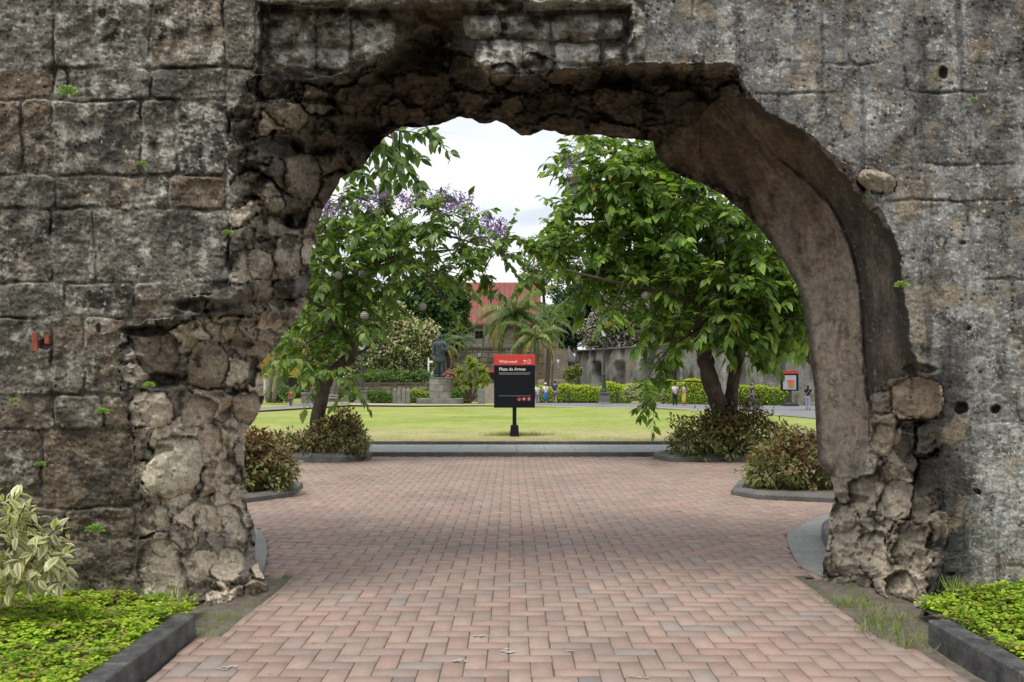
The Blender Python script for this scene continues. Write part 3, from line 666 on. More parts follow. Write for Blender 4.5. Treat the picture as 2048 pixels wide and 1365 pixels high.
for cv, s, nm in ((gr, 1, 'right'), (gl, -1, 'left')):
    g, q = ring(cv, .34, -.03, .006, 'gutter', Mconc, s); tag(g, kind='structure')
    q = [p for i, p in enumerate(q) if i == 0 or (Vector(p)-Vector(q[i-1])).length > .01]
    kq, q2 = ring(q, .14, -.03, .13, 'curved_kerb', Mblack, s, bevel=.02); tag(kq, f'curved black kerb behind the {nm} foot of the stone gateway', 'kerb', 'curved kerbs behind the gateway')
    b = MB(); inner = q2+[(s*11, 11.1), (s*11, 8.05), (s*3.05 if s > 0 else -2.7, 8.05)]
    b.poly(inner if s < 0 else inner[::-1], -.1, .08); tag(b.build('bed_soil', Mdirt), kind='structure')
# raised walk of slabs
walk = MB().box(-12, 13, 19.3, 21.65, -.1, .085).build('walk', Mconcd); tag(walk, kind='structure')
sl = None
for i in range(36):
    x = -12+i*.672; b = MB().box(x+.004, x+.668, 19.34, 21.62, .0, .098)
    o = b.build('slab', Mslab, walk, bevel=.004)
o = MB().box(-12, 13, 19.25, 19.338, -.1, .094).build('walk_edge', Mconcd, walk, bevel=.02)
lk = MB().box(-14, 14, 21.66, 21.80, -.1, .175).build('lawn_kerb', Mconcd, None, bevel=.015); tag(lk, 'long low dark concrete kerb between the slab walk and the lawn', 'kerb')
def gz(X, Y): return .155-.0022*(Y-21.7)+.02*np.sin(X*.21+Y*.13)*sstep(22, 30, Y)
m, nt, p = mat_new('lawn_grass'); v = position(nt)
n1 = noise(nt, v, .22, 5, .6); n2 = noise(nt, v, 14., 5, .7); n3 = noise(nt, position(nt, (1.2, .35, 1)), .9, 5, .65)
c = mixrgb(nt, (.22, .29, .055), (.34, .38, .11), ramp(nt, n1, [(.35, 0.), (.65, 1.)]))
sp = N(nt, 'ShaderNodeSeparateXYZ'); L(nt, v, sp.inputs[0])
mr = N(nt, 'ShaderNodeMapRange'); mr.inputs['From Min'].default_value = 31; mr.inputs['From Max'].default_value = 21.5; L(nt, sp.outputs['Y'], mr.inputs[0])
mm = N(nt, 'ShaderNodeMath', operation='MULTIPLY'); L(nt, mr.outputs[0], mm.inputs[0]); L(nt, ramp(nt, n3, [(.26, 0.), (.46, 1.)]), mm.inputs[1])
c = mixrgb(nt, c, (.45, .36, .23), mm.outputs[0])
c = mixrgb(nt, c, (.35, .33, .15), ramp(nt, noise(nt, position(nt, (1, .3, 1)), .5, 5, .7), [(.48, 0.), (.66, .6)]))
c = mixrgb(nt, c, ramp(nt, n2, [(.25, .66), (.75, 1.25)]), 1.0, 'MULTIPLY'); c = mixrgb(nt, c, ramp(nt, noise(nt, v, 1.7, 5, .7), [(.3, .82), (.7, 1.15)]), 1.0, 'MULTIPLY')
L(nt, c, p.inputs['Base Color']); p.inputs['Roughness'].default_value = .95; p.inputs['Specular IOR Level'].default_value = .1
bump(nt, n2, .7, .04, p); Mlawn = m
sheet('lawn', -45, 55, 21.78, 70.5, .6, gz, Mlawn)
Mpath = M('path_asphalt', (.21, .205, .215), .9, .2, 1.5, .004, 40.); Mgrass2 = M('verge_grass', (.24, .30, .07), .95, .35, .8, .02, 12., color2=(.36, .32, .14))
def ground_poly(name, pts, z, mat, zf=None):
    b = MB(); b.add([(*G(x, y, z).xy, z) for x, y in pts], [tuple(range(len(pts)))]); o = b.build(name, mat); return tag(o, kind='structure')
sheet('far_ground', -80, 90, 70.3, 130, 2., lambda X, Y: .05+0*X, Mgrass2)
ground_poly('path', [(1040,812.5),(1200,813),(1330,817),(1450,822),(1560,831),(1700,843),(1900,843),(1900,812),(1500,811.5),(1330,808),(1200,806.5),(1040,806)], .165, Mpath)
ground_poly('path', [(440,826),(520,822),(600,816.5),(700,810),(700,806),(600,810),(520,815.5),(440,819)], .165, Mpath)
ground_poly('path', [(700,810.5),(830,811.5),(960,811),(1040,812),(1040,808.5),(830,808.5),(700,806)], .168, M('worn_earth', (.42,.36,.26), .95, .2, 1.))
# pale kerbs along the path
b = MB()
for (a, c_) in (((1040,813),(1330,817.5)), ((1330,817.5),(1560,831.5)), ((440,826.5),(600,817)), ((600,817),(700,810.5))):
    p0, p1 = G(*a, .17), G(*c_, .17); n_ = (p1-p0).normalized(); s_ = Vector((-n_.y, n_.x, 0))*.09
    b.add([p0-s_, p1-s_, p1+s_, p0+s_]+[q_+Vector((0, 0, .05)) for q_ in (p0-s_, p1-s_, p1+s_, p0+s_)], [(4,5,6,7),(0,1,5,4),(1,2,6,5),(2,3,7,6),(3,0,4,7)])
o = b.build('path_kerb', M('pale_kerb', (.5,.48,.43), .9, .15, 3.)); tag(o, 'thin pale kerb line round the far edge of the lawn', 'kerb')

# planters
def planter(pts, z, lab, mat=Mconcd):
    e = empty('planter', (sum(p[0] for p in pts)/len(pts), sum(p[1] for p in pts)/len(pts), 0), lab, 'planter', 'low concrete planters behind the gateway')
    cx, cy = e.location.x, e.location.y; n = len(pts); b = MB()
    inn_ = [(cx+(x-cx)*.9, cy+(y-cy)*.86) for x, y in pts]; mid = [(cx+(x-cx)*.97, cy+(y-cy)*.96) for x, y in pts]
    b.v = [(x, y, -.05) for x, y in pts]+[(x, y, z*.62) for x, y in pts]+[(x, y, z) for x, y in inn_]+[(x, y, z-.06) for x, y in inn_]
    for r in range(3):
        for k in range(n): b.f.append((r*n+k, r*n+(k+1) % n, (r+1)*n+(k+1) % n, (r+1)*n+k))
    b.build('rim', mat, e, bevel=.012)
    b = MB(); b.v = [(x, y, z-.03) for x, y in inn_]; b.f = [tuple(range(n))]; b.build('soil', Mdirt, e); return e
planter([(-7.5,17.75),(-3.35,17.75),(-2.98,18.5),(-3.2,19.2),(-7.5,19.2)], .20, 'grey concrete planter with sloping rim under the left flowering tree', Mconcd)
planter([(-6.2,11.75),(-3.55,11.75),(-3.1,12.4),(-3.25,13.6),(-6.2,13.9)], .11, 'grey concrete planter partly hidden behind the left pier of the gateway', Mconcd)
planter([(3.25,17.9),(8.5,17.9),(8.5,19.2),(3.15,19.2),(3.0,18.6)], .16, 'grey concrete planter under the right two-stemmed tree')
planter([(3.15,12.6),(3.4,12.1),(4.3,11.75),(7.2,11.6),(7.2,14.2),(3.6,13.9)], .11, 'grey concrete planter partly hidden behind the right pier of the gateway')

# ------------------------------------------------------------------ far buildings and walls
Mstone1 = M('cut_tuff_block', (.33, .29, .235), .95, .35, 1.2, .02, 5., color2=(.24, .215, .18))
Mstone2 = M('cut_tuff_block_dark', (.25, .215, .175), .95, .35, 1.2, .02, 5., color2=(.18, .16, .135))
Mmort = M('pale_mortar', (.46, .42, .35), .95, .2, 2.); Mroof = M('red_sheet_roof', (.20, .05, .045), .8, .25, .25, .0, color2=(.26, .085, .075), stretch=(1, .3, .3))
Mdarkv = M('dark_void', (.012, .012, .014), .8, .2, 1., 0)
fort = empty('fort_building', (-8, 122, 0), 'tan stone fort building with a red metal roof behind the palms', 'building')
Y1 = 120.; x0, x1 = (880-CX)*Y1/F, (1075-CX)*Y1/F; z0, z1 = 4.0, H+118*Y1/F
wx0, wx1 = (950-CX)*Y1/F, (967-CX)*Y1/F; wz0, wz1 = H+(768-678)*Y1/F, H+(768-662)*Y1/F
b = MB(); 
for (a, c_, e_, f_) in ((x0, wx0, z0, z1), (wx1, x1, z0, z1), (wx0, wx1, z0, wz0), (wx0, wx1, wz1, z1)): b.box(a, c_, Y1+.06, Y1+.8, e_, f_)
b.box(x0, x1, Y1+1.2, Y1+12, z0, z1); b.build('wall', Mmort, fort)
rowh = .62; rbk = np.random.default_rng(3); protos_b = {}; z = z0+.03; r_ = 0
while z < z1-.2:
    x = x0-rbk.uniform(0, .8)
    while x < x1:
        wdt = rbk.uniform(.8, 1.35); a, c_ = max(x, x0)+.03, min(x+wdt, x1)-.03
        if not (a < wx1+.05 and c_ > wx0-.05 and z < wz1 and z+rowh > wz0):
            o = MB().box(a, c_, Y1+rbk.uniform(-.02, .02), Y1+.1, z+.03, min(z+rowh, z1)-.03).build('stone_block', Mstone1 if rbk.random() < .55 else Mstone2, fort)
        x += wdt
    z += rowh; r_ += 1
wn = MB().box(wx0, wx1, Y1+.3, Y1+.5, wz0, wz1).build('window', Mdarkv, fort)
MB().box((wx0+wx1)/2-.04, (wx0+wx1)/2+.04, Y1+.22, Y1+.28, wz0, wz1).box(wx0, wx1, Y1+.22, Y1+.28, (wz0+wz1)/2-.03, (wz0+wz1)/2+.03).build('window_bars', M('old_wood', (.12,.1,.08)), wn)
zr = H+200*(Y1+9)/F
b = MB().add([(x0-1, Y1-.9, z1-.1), (x1+.6, Y1-.9, z1-.1), (x1+.6, Y1+9, zr), (x0-1, Y1+9, zr), (x0-1, Y1-.9, z1+.1), (x1+.6, Y1-.9, z1+.1), (x1+.6, Y1+9, zr+.2), (x0-1, Y1+9, zr+.2), (x0-1, Y1+19, z1), (x1+.6, Y1+19, z1)],
      [(4,5,6,7),(0,3,2,1),(0,1,5,4),(7,6,9,8),(3,7,8),(2,9,6)])
roof = b.build('roof', Mroof, fort)
sbm = MB(); kx = x0-1
while kx < x1+.6: sbm.add([(kx, Y1-.92, z1+.1), (kx+.06, Y1-.92, z1+.1), (kx+.06, Y1+9, zr+.2), (kx, Y1+9, zr+.2), (kx+.03, Y1-.92, z1+.16), (kx+.03, Y1+9, zr+.26)], [(0,4,5,3),(4,1,2,5)]); kx += .75
sbm.build('roof_ribs', Mroof, roof)
MB().box(x0-1, x1+.6, Y1-1.0, Y1-.8, z1-.25, z1-.05).build('eave_board', M('eave_dark', (.06,.055,.05)), fort)
# rough rampart before it
def course_wall(name, label, x0, x1, y, z0, z1, bh, bw_, matb, matm, thick=.8, cap=.0, maxn=220, seed=1, cat='wall', grp=None):
    e = empty(name, ((x0+x1)/2, y, z0), label, cat, grp)
    MB().box(x0, x1, y+.05, y+thick, z0, z1).build('core', matm, e)
    r = np.random.default_rng(seed); z = z0; n = 0; rest = MB()
    rows = []
    while z < z1-.05:
        x = x0-r.uniform(0, bw_*.6); hh = bh*r.uniform(.85, 1.15); hh = min(hh, z1-z)
        while x < x1:
            wdt = bw_*r.uniform(.6, 1.4); a, c_ = max(x, x0)+.02, min(x+wdt, x1)-.02
            if c_-a > .08: rows.append((a, c_, z+.02, z+hh-.015, y+r.uniform(-.05, .03), matb[r.integers(len(matb))]))
            x += wdt
        z += hh
    rows.sort(key=lambda q: -q[3])
    for i, (a, c_, za, zb, yy, mt) in enumerate(rows):
        if i < maxn: MB().box(a, c_, yy, y+.12, za, zb).build('stone', mt, e)
        else: rest.box(a, c_, yy, y+.12, za, zb)
    if rest.v: rest.build('stones', matb[0], e)['kind'] = 'stuff'
    if cap: MB().box(x0-.1, x1+.1, y-.12, y+thick+.05, z1, z1+cap).build('coping', matm, e)
    return e
Mr1 = M('rampart_stone', (.27, .225, .17), .95, .45, 1., .05, 4., color2=(.15, .125, .1)); Mr2 = M('rampart_stone_dark', (.17, .145, .115), .95, .45, 1., .05, 4., color2=(.10, .085, .07))
Mgrey1 = M('weathered_grey_wall', (.21, .205, .195), .95, .5, .45, .03, 5., color2=(.11, .105, .10)); 
YR = 104.
course_wall('rampart', 'rough brown stone rampart below the fort building', (700-CX)*YR/F, (1075-CX)*YR/F, YR, -.2, H+70*YR/F, .55, 1.0, [Mr1, Mr2, Mr1], Mr2, 2., .25, 200, 5)
YD = 96.
course_wall('old_stone_wall', 'dark shaded stone wall behind the trees at the left end of the plaza', (430-CX)*YD/F, (865-CX)*YD/F, YD, -.2, 5.4, .5, .9, [Mr2, M('shaded_stone', (.07,.062,.055), .95, .4, 1.)], Mr2, 1., .2, 200, 6)  # darkest stones carry the deep shade of this corner in their colour
# dark gate opening in the shaded wall
arch = empty('gate_opening', W(990, 768, 95.5), 'dark doorway in the shaded stone wall behind the statue', 'doorway')
arch.location = (W(880,768,95.3).x, 95.4, 1.5)
MB().box(W(850,0,95).x, W(905,0,95).x, 95.0, 95.5, .0, H+(768-712)*95/F).build('door_void', Mdarkv, arch)
# low retaining wall and terrace behind it
YT = 75.
course_wall('retaining_wall', 'low brown stone retaining wall behind the hedge left of the statue', (612-CX)*YT/F, (975-CX)*YT/F, YT, -.1, 1.62, .36, .62, [Mr1, Mr2], Mr2, .5, .08, 260, 8)
tag(MB().box((612-CX)*YT/F, (968-CX)*YT/F, YT+.5, 104, -.1, 1.45).build('terrace', M('terrace_earth', (.12, .11, .08), .95, .4, .5, .03)), kind='structure')
st = empty('stone_steps', (W(980,0,72).x, 73, 0), 'pale stone steps climbing to the terrace behind the black sign', 'steps')
for i in range(8):
    yy = 71.2+i*.45; MB().box(W(968,0,yy).x, W(1002,0,yy).x, yy, yy+.6 if i < 7 else 78, .0, .05+(i+1)*.195).build('step', M('step_stone', (.36,.31,.24), .9, .3, 2.) if i == 0 else bpy.data.materials['step_stone'], st, bevel=.02)
# right: arcaded garden wall running towards the viewer
aw = empty('arcaded_wall', (12, 72, 0), 'long weathered grey wall with arched niches right of the plaza', 'wall')
A_, B_ = Vector((W(1152,0,90).x, 90, 0)), Vector((W(1680,0,58).x, 58, 0)); ln = (B_-A_).length; dr_ = (B_-A_)/ln; nn_ = Vector((dr_.y, -dr_.x, 0))
if nn_.x > 0: nn_ = -nn_
HT = 4.9
def wl(u, d, z): q_ = A_+dr_*u+nn_*d; return (q_.x, q_.y, z)
def wbox(b, u0, u1, d0, d1, z0, z1):
    return b.add([wl(u, d, z) for z in (z0, z1) for d in (d0, d1) for u in (u0, u1)], [(0,2,3,1),(4,5,7,6),(0,1,5,4),(2,6,7,3),(0,4,6,2),(1,3,7,5)])
Mblotch = M_attr('blotched_plaster', .95, .4, 2.5, 9., .05, .01)
# front skin with niches cut in
nu, nz = int(ln/.22), int(HT/.2); U, Z = np.meshgrid(np.linspace(0, ln, nu), np.linspace(-.1, HT, nz)); bay = 4.2
ph = ((U+bay/2) % bay)-bay/2; wdn = .85; archz = 3.3+.45*np.sqrt(np.clip(1-(ph/wdn)**2, 0, 1))
niche = (np.abs(ph) < wdn) & (Z < archz) & (Z > .4)
Dn = np.where(niche, -.8, 0)+np.where((np.abs(np.abs(ph)-.98) < .2) & (Z < archz+.35), .05, 0)+np.where((np.abs(ph) < 1.15) & (Z > 3.75) & (Z < 4.0), .06, 0)+.03*fbm(U/1.3, Z/1.3, 3, 21)
Vw = np.array([[wl(u, d, z) for u, d, z in zip(U.ravel(), Dn.ravel(), Z.ravel())]])[0]
i_ = np.arange(U.size).reshape(U.shape); qw = np.stack([i_[:-1, :-1], i_[:-1, 1:], i_[1:, 1:], i_[1:, :-1]], -1).reshape(-1, 4)
cw = cl((.19, .188, .182), U.shape); cw = cmix(cw, (.30, .295, .285), sstep(0.05, .4, fbm(U/.7, Z/2.2, 4, 22))); cw = cmix(cw, (.05, .047, .044), sstep(.06, .38, fbm(U/1.1, Z/2.6, 4, 23)+.25*sstep(3.5, 4.9, Z))); cw = cmix(cw, (.24, .16, .10), sstep(.2, .5, fbm(U/1., Z/1.5, 3, 24))*.8)
link('niched_face', np_mesh('niched_face', Vw, qw, Mblotch, False, cw.reshape(-1, 3)), aw)
wbox(MB(), -.0, ln, -1.4, -.95, -.1, HT).build('core', Mgrey1, aw)
wbox(MB(), -.3, ln, -1.2, .16, HT, HT+.16).build('coping', Mconcd, aw, bevel=.03)
wbox(MB(), 0, .3, -1.1, .1, -.1, HT).build('corner_pier', Mgrey1, aw)
k = 0
while 1.0+k*bay+.75 < ln:
    uc = k*bay+bay/2-1.75+1.75; uc = k*bay
    if uc > 1: wbox(MB(), uc-.5, uc+.5, -.86, -.76, .5, 3.0).build('blocked_opening', M('blocked_panel', (.2,.19,.175), .95, .4, .8) if 'blocked_panel' not in bpy.data.materials else bpy.data.materials['blocked_panel'], aw)
    k += 1
# stairs and mound at the centre right
mound_zf = lambda X, Y: -.05+2.1*sstep(82, 93, Y)*sstep(W(1010,0,90).x-1, W(1050,0,90).x, X)*sstep(W(1175,0,90).x, W(1140,0,90).x, X)+.1*fbm(X/2, Y/2, 3, 40)
sheet('mound', -3, 9, 80, 112, .6, mound_zf, M('dry_mound_soil', (.25, .185, .12), .95, .4, .9, .03, 10., color2=(.20, .22, .08)))
ss = empty('brick_stairway', (W(1100,0,96).x, 98, 2), 'broad brown stairway climbing the mound between the palm trunks', 'stairs')
for i in range(12):
    yy = 94+i*.6; MB().box(W(1092,0,96).x-(.0), W(1138,0,96).x, yy, yy+7, 1.8+i*.32, 2.12+i*.32).build('step', Mr1, ss)
MB().box(W(1136,0,96).x, W(1146,0,96).x, 93.5, 101, 1.5, 3.2).build('side_wall', M('pinkish_block', (.36,.22,.16), .9, .3, 3.), ss)
course_wall('brick_wall', 'brown brick wall beside the far stairway', W(1062,0,99).x, W(1120,0,99).x, 101.5, 1.5, 6.6, .3, .7, [Mr1, M('brick_brown', (.3,.17,.1), .9, .3, 2.)], Mr2, .5, 0, 200, 12)
# sentry box with pointed roof
sb_ = empty('sentry_box', (W(1136,0,102).x, 102, 2), 'small grey stone sentry box with a pointed roof left of the arcaded wall', 'sentry box')
cx_, = (W(1138,0,102).x,)
MB().loft([(cx_, 102, 1.5, .95, .95), (cx_, 102, 4.1, .9, .9), (cx_, 102, 4.1, 1.1, 1.1), (cx_, 102, 4.25, 1.1, 1.1)], 8).build('body', Mgrey1, sb_)
MB().loft([(cx_, 102, 4.25, 1.05, 1.05), (cx_, 102, 5.1, .5, .5), (cx_, 102, 5.7, .12, .12), (cx_, 102, 5.9, .14, .14), (cx_, 102, 6.0, .03, .03)], 8).build('roof', Mconcd, sb_)
MB().box(cx_-.25, cx_+.25, 101.0, 101.2, 2.6, 3.9).build('window', Mdarkv, sb_)
# white building at the far left with dark posts
wb = empty('white_building', (W(500,0,88).x, 90, 0), 'white rendered building partly hidden behind the left pier', 'building')
MB().box(W(380,0,88).x, W(531,0,88).x, 88, 98, -.1, 9).build('wall', M('white_render', (.62,.64,.66), .8, .1, 1.), wb)
MB().box(W(521,0,88).x, W(525.5,0,88).x, 87.8, 88.1, .5, 5.5).build('window', Mdarkv, wb)
# dark rear fence posts
for px_, lb_ in ((577, 'tall dark metal post left of the orange fan palm'), (590, 'dark metal post just left of the low street lamp'), (608, 'dark metal post directly behind the low street lamp')):
    a = W(px_, 0, 90); o = MB().box(a.x-.09, a.x+.09, 90, 90.2, -.1, 4.8).build('dark_post', Mdarkv)
    tag(o, lb_, 'post', 'dark posts at the left wall')
# ------------------------------------------------------------------ vegetation
RG = np.random.default_rng(99)
def nrm(v): return v/np.maximum(np.linalg.norm(v, axis=-1, keepdims=True), 1e-6)
def frames(d, up):
    """rotation matrices with local x along d and local z near up"""
    d = nrm(d); y = nrm(np.cross(up, d)); z = np.cross(d, y); return np.stack([d, y, z], -1)
def rvec(n, s=1.0): return RG.normal(0, s, (n, 3))
# leaf shapes: verts (x along, y across, z), quads, edge weight for variegation
def leaf_shape(w=.50, droop=.18, fold=.10, segs=3):
    v, e = [], []; prof = {2: [.0, .9, .0], 3: [.0, .95, .7, .0], 4: [0, .8, 1., .65, 0]}[segs]
    for i, pw in enumerate(prof):
        x = i/segs; zc = -droop*x*x
        v += [(x, -w/2*max(pw, .04), zc+fold*pw*.5), (x, 0, zc), (x, w/2*max(pw, .04), zc+fold*pw*.5)]; e += [1, 0, 1]
    f = []
    for i in range(segs):
        a = i*3; f += [(a, a+3, a+4, a+1), (a+1, a+4, a+5, a+2)]
    return np.array(v, np.float32), np.array(f), np.array(e, np.float32)
LEAF4, LEAF3, LEAF2 = leaf_shape(segs=4), leaf_shape(segs=3), leaf_shape(segs=2)
DIA = (np.array([(0,0,0),(.5,-.42,.06),(1,0,-.1),(.5,.42,.06)], np.float32), np.array([(0,1,2,3)]), np.array([0,1,1,1], np.float32))
def instance(name, pos, R, s, shape, mat, parent, colA, colB=None, kind='stuff', smooth=False):
    v, f, e = shape; n = len(pos)
    s = np.broadcast_to(np.asarray(s, np.float32).reshape(-1, 1, 1) if np.ndim(s) else np.float32(s), (n, 1, 1))
    V_ = np.einsum('nij,kj->nki', R, v)*s+pos[:, None, :]
    F_ = f[None]+(np.arange(n)*len(v))[:, None, None]
    if colB is None: C_ = np.repeat(colA[:, None, :], len(v), 1)
    else: C_ = colA[:, None, :]*(1-e[None, :, None])+colB[:, None, :]*e[None, :, None]
    me = np_mesh(name, V_.reshape(-1, 3), F_.reshape(-1, f.shape[1]), mat, smooth, C_.reshape(-1, 3))
    o = link(name, me, parent)
    if kind: o['kind'] = kind
    return o
def with_singles(name, nmax, pos, R, s, shape, mat, parent, colA, colB=None, nvar=14, plural='foliage'):
    """the leaves nearest the viewer as single parts, the rest joined"""
    s = np.broadcast_to(s, (len(pos),)); d = np.linalg.norm(pos-np.array([0, 0, H]), axis=1)
    face = np.abs(np.einsum('ni,ni->n', R[:, :, 2], nrm(pos-np.array([0, 0, H])))); order = np.argsort(-(s/d)*(.3+face)*(1+.0*d)-.02*(d < np.percentile(d, 25)))
    sel, rest = order[:nmax], order[nmax:]; variants = []
    for i in range(nvar):
        k = sel[RG.integers(len(sel))]; v, f, e = shape
        c = np.repeat(colA[k][None], len(v), 0) if colB is None else colA[k][None]*(1-e[:, None])+colB[k][None]*e[:, None]
        variants.append((np_mesh(name, v*np.array([1, RG.uniform(.85, 1.15), RG.uniform(.6, 1.5)]), f, mat, False, c), colA[k]))
    inv = minv(parent); vc = np.array([c for _, c in variants])
    for k in sel:
        j = int(np.argmin(((vc-colA[k])**2).sum(1)+RG.uniform(0, .0008, nvar))); o = bpy.data.objects.new(name, variants[j][0]); COL.objects.link(o)
        o.parent = parent; o.matrix_parent_inverse = inv
        m4 = Matrix([[*(R[k][r]*s[k]), pos[k][r]] for r in range(3)]+[[0, 0, 0, 1]]); o.matrix_basis = m4
    if len(rest): instance(plural, pos[rest], R[rest], s[rest], shape, mat, parent, colA[rest], None if colB is None else colB[rest])
def pick(pal, n, var=.18):
    pal = np.array(pal, np.float32); i = RG.integers(0, len(pal), n); return pal[i]*RG.uniform(1-var, 1+var, (n, 1)).astype(np.float32)
Mleaf = M_leaf('glossy_leaf', .42, .38); Mleafm = M_leaf('matt_leaf', .65, .30); Mpetal = M_leaf('petal', .7, .45)
m, nt, p = mat_new('bark'); v = position(nt, (1, 1, .35)); n1 = noise(nt, v, 14., 6, .7); n2 = noise(nt, position(nt), 3., 4)
c = mixrgb(nt, (.030, .020, .015), (.10, .068, .048), ramp(nt, n1, [(.35, 0.), (.7, 1.)])); c = mixrgb(nt, c, (.16, .14, .115), ramp(nt, n2, [(.5, 0.), (.72, .5)]))
L(nt, c, p.inputs['Base Color']); p.inputs['Roughness'].default_value = .95; bump(nt, n1, .9, .03, p); Mbark = m
Mtwig = M('twig_bark', (.10, .075, .05), .9, .3, 8.)
def curve_pts(P, n=5):
    P = [Vector(p) for p in P]; o = []
    for i in range(len(P)-1):
        p0, p1, p2, p3 = P[max(i-1, 0)], P[i], P[i+1], P[min(i+2, len(P)-1)]
        for k in range(n):
            t = k/n; o.append(.5*((2*p1)+(p2-p0)*t+(2*p0-5*p1+4*p2-p3)*t*t+(-p0+3*p1-3*p2+p3)*t**3))
    o.append(P[-1]); return o
def limb(b, P, r0, r1, n=9, knob=.12):
    pts = curve_pts(P); m_ = len(pts); rad = [lerp(r0, r1, i/(m_-1))*(1+knob*float(RG.normal())) for i in range(m_)]
    b.tube(pts, rad, n); return pts
GREENS = [(.08,.15,.03),(.105,.19,.038),(.065,.12,.03),(.15,.23,.045),(.11,.18,.045),(.20,.28,.055)]
def near_tree(name, label, trunk, limbs, blobs, Y, dY, pal, leaf=.19, per=12, seed=1, nleafobj=300, density=1.0):
    base = trunk[0][0][0]; e = empty(name, W(base[0], base[1], Y+base[2]), label, 'tree')
    b = MB(); sk = []
    for P, r0, r1 in trunk: sk += limb(b, [W(x, y, Y+z) for x, y, z in P], r0, r1, 12, .05)
    b.build('trunk', Mbark, e, smooth=True)
    b = MB()
    for P, r0, r1 in limbs: sk += limb(b, [W(x, y, Y+z) for x, y, z in P], r0, r1, 7, .06)
    S = np.array([tuple(q) for q in sk]); cents = []
    for (px, py, r, *yy) in blobs:
        rr = r*Y/F; y0 = yy[0] if yy else None
        nb = max(1, int(density*(r/22.)**2*2.8))
        for _ in range(nb):
            dd = RG.normal(0, .45, 3); dep = RG.uniform(-dY, dY) if y0 is None else y0+RG.uniform(-.5, .5)
            c = W(px, py, Y+dep); cents.append((c.x+dd[0]*rr, c.y+dd[1]*rr, c.z+dd[2]*rr*.9))
    Pn = []; Dn = []; Cn = np.array(cents); dmin = np.sqrt(((Cn[:, None]-S[None, ::3])**2).sum(2)).min(1); grown = list(S)
    for c in Cn[np.argsort(dmin)]:
        S = np.array(grown); j = int(np.argmin(((S-c)**2).sum(1)*RG.uniform(.7, 1.3, len(S))+np.where(S[:, 2] > c[2]+.3, .3, 0))); a = S[j]
        if np.linalg.norm(c-a) > .1: grown += [c, (a+c)/2+np.array([0, 0, .05])]
        if np.linalg.norm(c-a) > .15:
            mid = (a+c)/2+np.array([0, 0, .05*np.linalg.norm(c-a)])+RG.normal(0, .12*np.linalg.norm(c-a), 3)
            b.tube(curve_pts([a, mid, c], 3), [.020, .017, .015, .013, .011, .009, .007], 4, cap=False)
        for _ in range(3):
            d = nrm((c-a)+RG.normal(0, .8, 3)*max(.35, np.linalg.norm(c-a)))*1.; d[2] -= .1; d = nrm(d); L_ = RG.uniform(.4, .75)
            q = c+d*L_; q[2] -= .10*L_; b.tube([c, c+d*L_*.55, q], [.008, .006, .003], 3, cap=False)
            n_ = per; tt = np.linspace(.15, 1, n_)[:, None]; pp = c+d*L_*tt; pp[:, 2] -= .10*L_*tt[:, 0]**2
            side = np.cross(d, [0, 0, 1]); side = side/max(np.linalg.norm(side), .1); sg = np.where(np.arange(n_) % 2, 1, -1)[:, None]
            dl = d*(.45+.5*(tt > .9))+side*sg*.85*(tt < .97)+RG.normal(0, .22, (n_, 3)); dl[:, 2] -= RG.uniform(.15, .75)
            Pn.append(pp); Dn.append(dl)
    b.build('branches', Mtwig, e, smooth=True)
    Pn = np.concatenate(Pn); Dn = np.concatenate(Dn); n = len(Pn)
    up = nrm(np.array([0, 0, 1.])+RG.normal(0, .35, (n, 3))); R = frames(Dn, up); s = leaf*RG.uniform(.65, 1.25, n)
    col = pick(pal, n, .25); yl = RG.random(n) < .007; col[yl] = (.32, .24, .04)
    with_singles('leaf', nleafobj, Pn.astype(np.float32), R.astype(np.float32), s, LEAF3, Mleaf, e, col, col*1.25, plural='foliage')
    return e
def panicles(parent, spots, Y, size=.3, pal=((.24,.11,.55),(.33,.18,.66),(.19,.08,.45),(.36,.20,.55)), nflow=26, spread=.3, name='flowers'):
    b = MB(); P = []
    for (px, py, dy) in spots:
        c = np.array(W(px, py, Y+dy)); d = nrm(np.array([RG.normal(0, .4), RG.normal(0, .3), 1.])); b.tube([c-d*.15, c+d*size*.5, c+d*size], [.006, .005, .002], 3, cap=False)
        for k in range(7):
            q = c+d*size*(k/7); dd = nrm(RG.normal(0, 1, 3)+d*.6); b.tube([q, q+dd*.13*(1-k/9)], [.004, .002], 3, cap=False)
            for _ in range(4): P.append(q+dd*RG.uniform(.05, .15)*(1-k/9)+RG.normal(0, .015, 3))
        for _ in range(nflow): P.append(c+d*size*RG.uniform(0, .75)+RG.normal(0, spread*.25, 3))
    b.build('flower_stalks', M('stalk', (.13,.10,.09)) if 'stalk' not in bpy.data.materials else bpy.data.materials['stalk'], parent)['kind'] = 'stuff'
    P = np.array(P); n = len(P); isb = np.arange(n)
    instance(name, P, frames(rvec(n), rvec(n)), RG.uniform(.03, .06, n), DIA, Mpetal, parent, pick(pal, n))
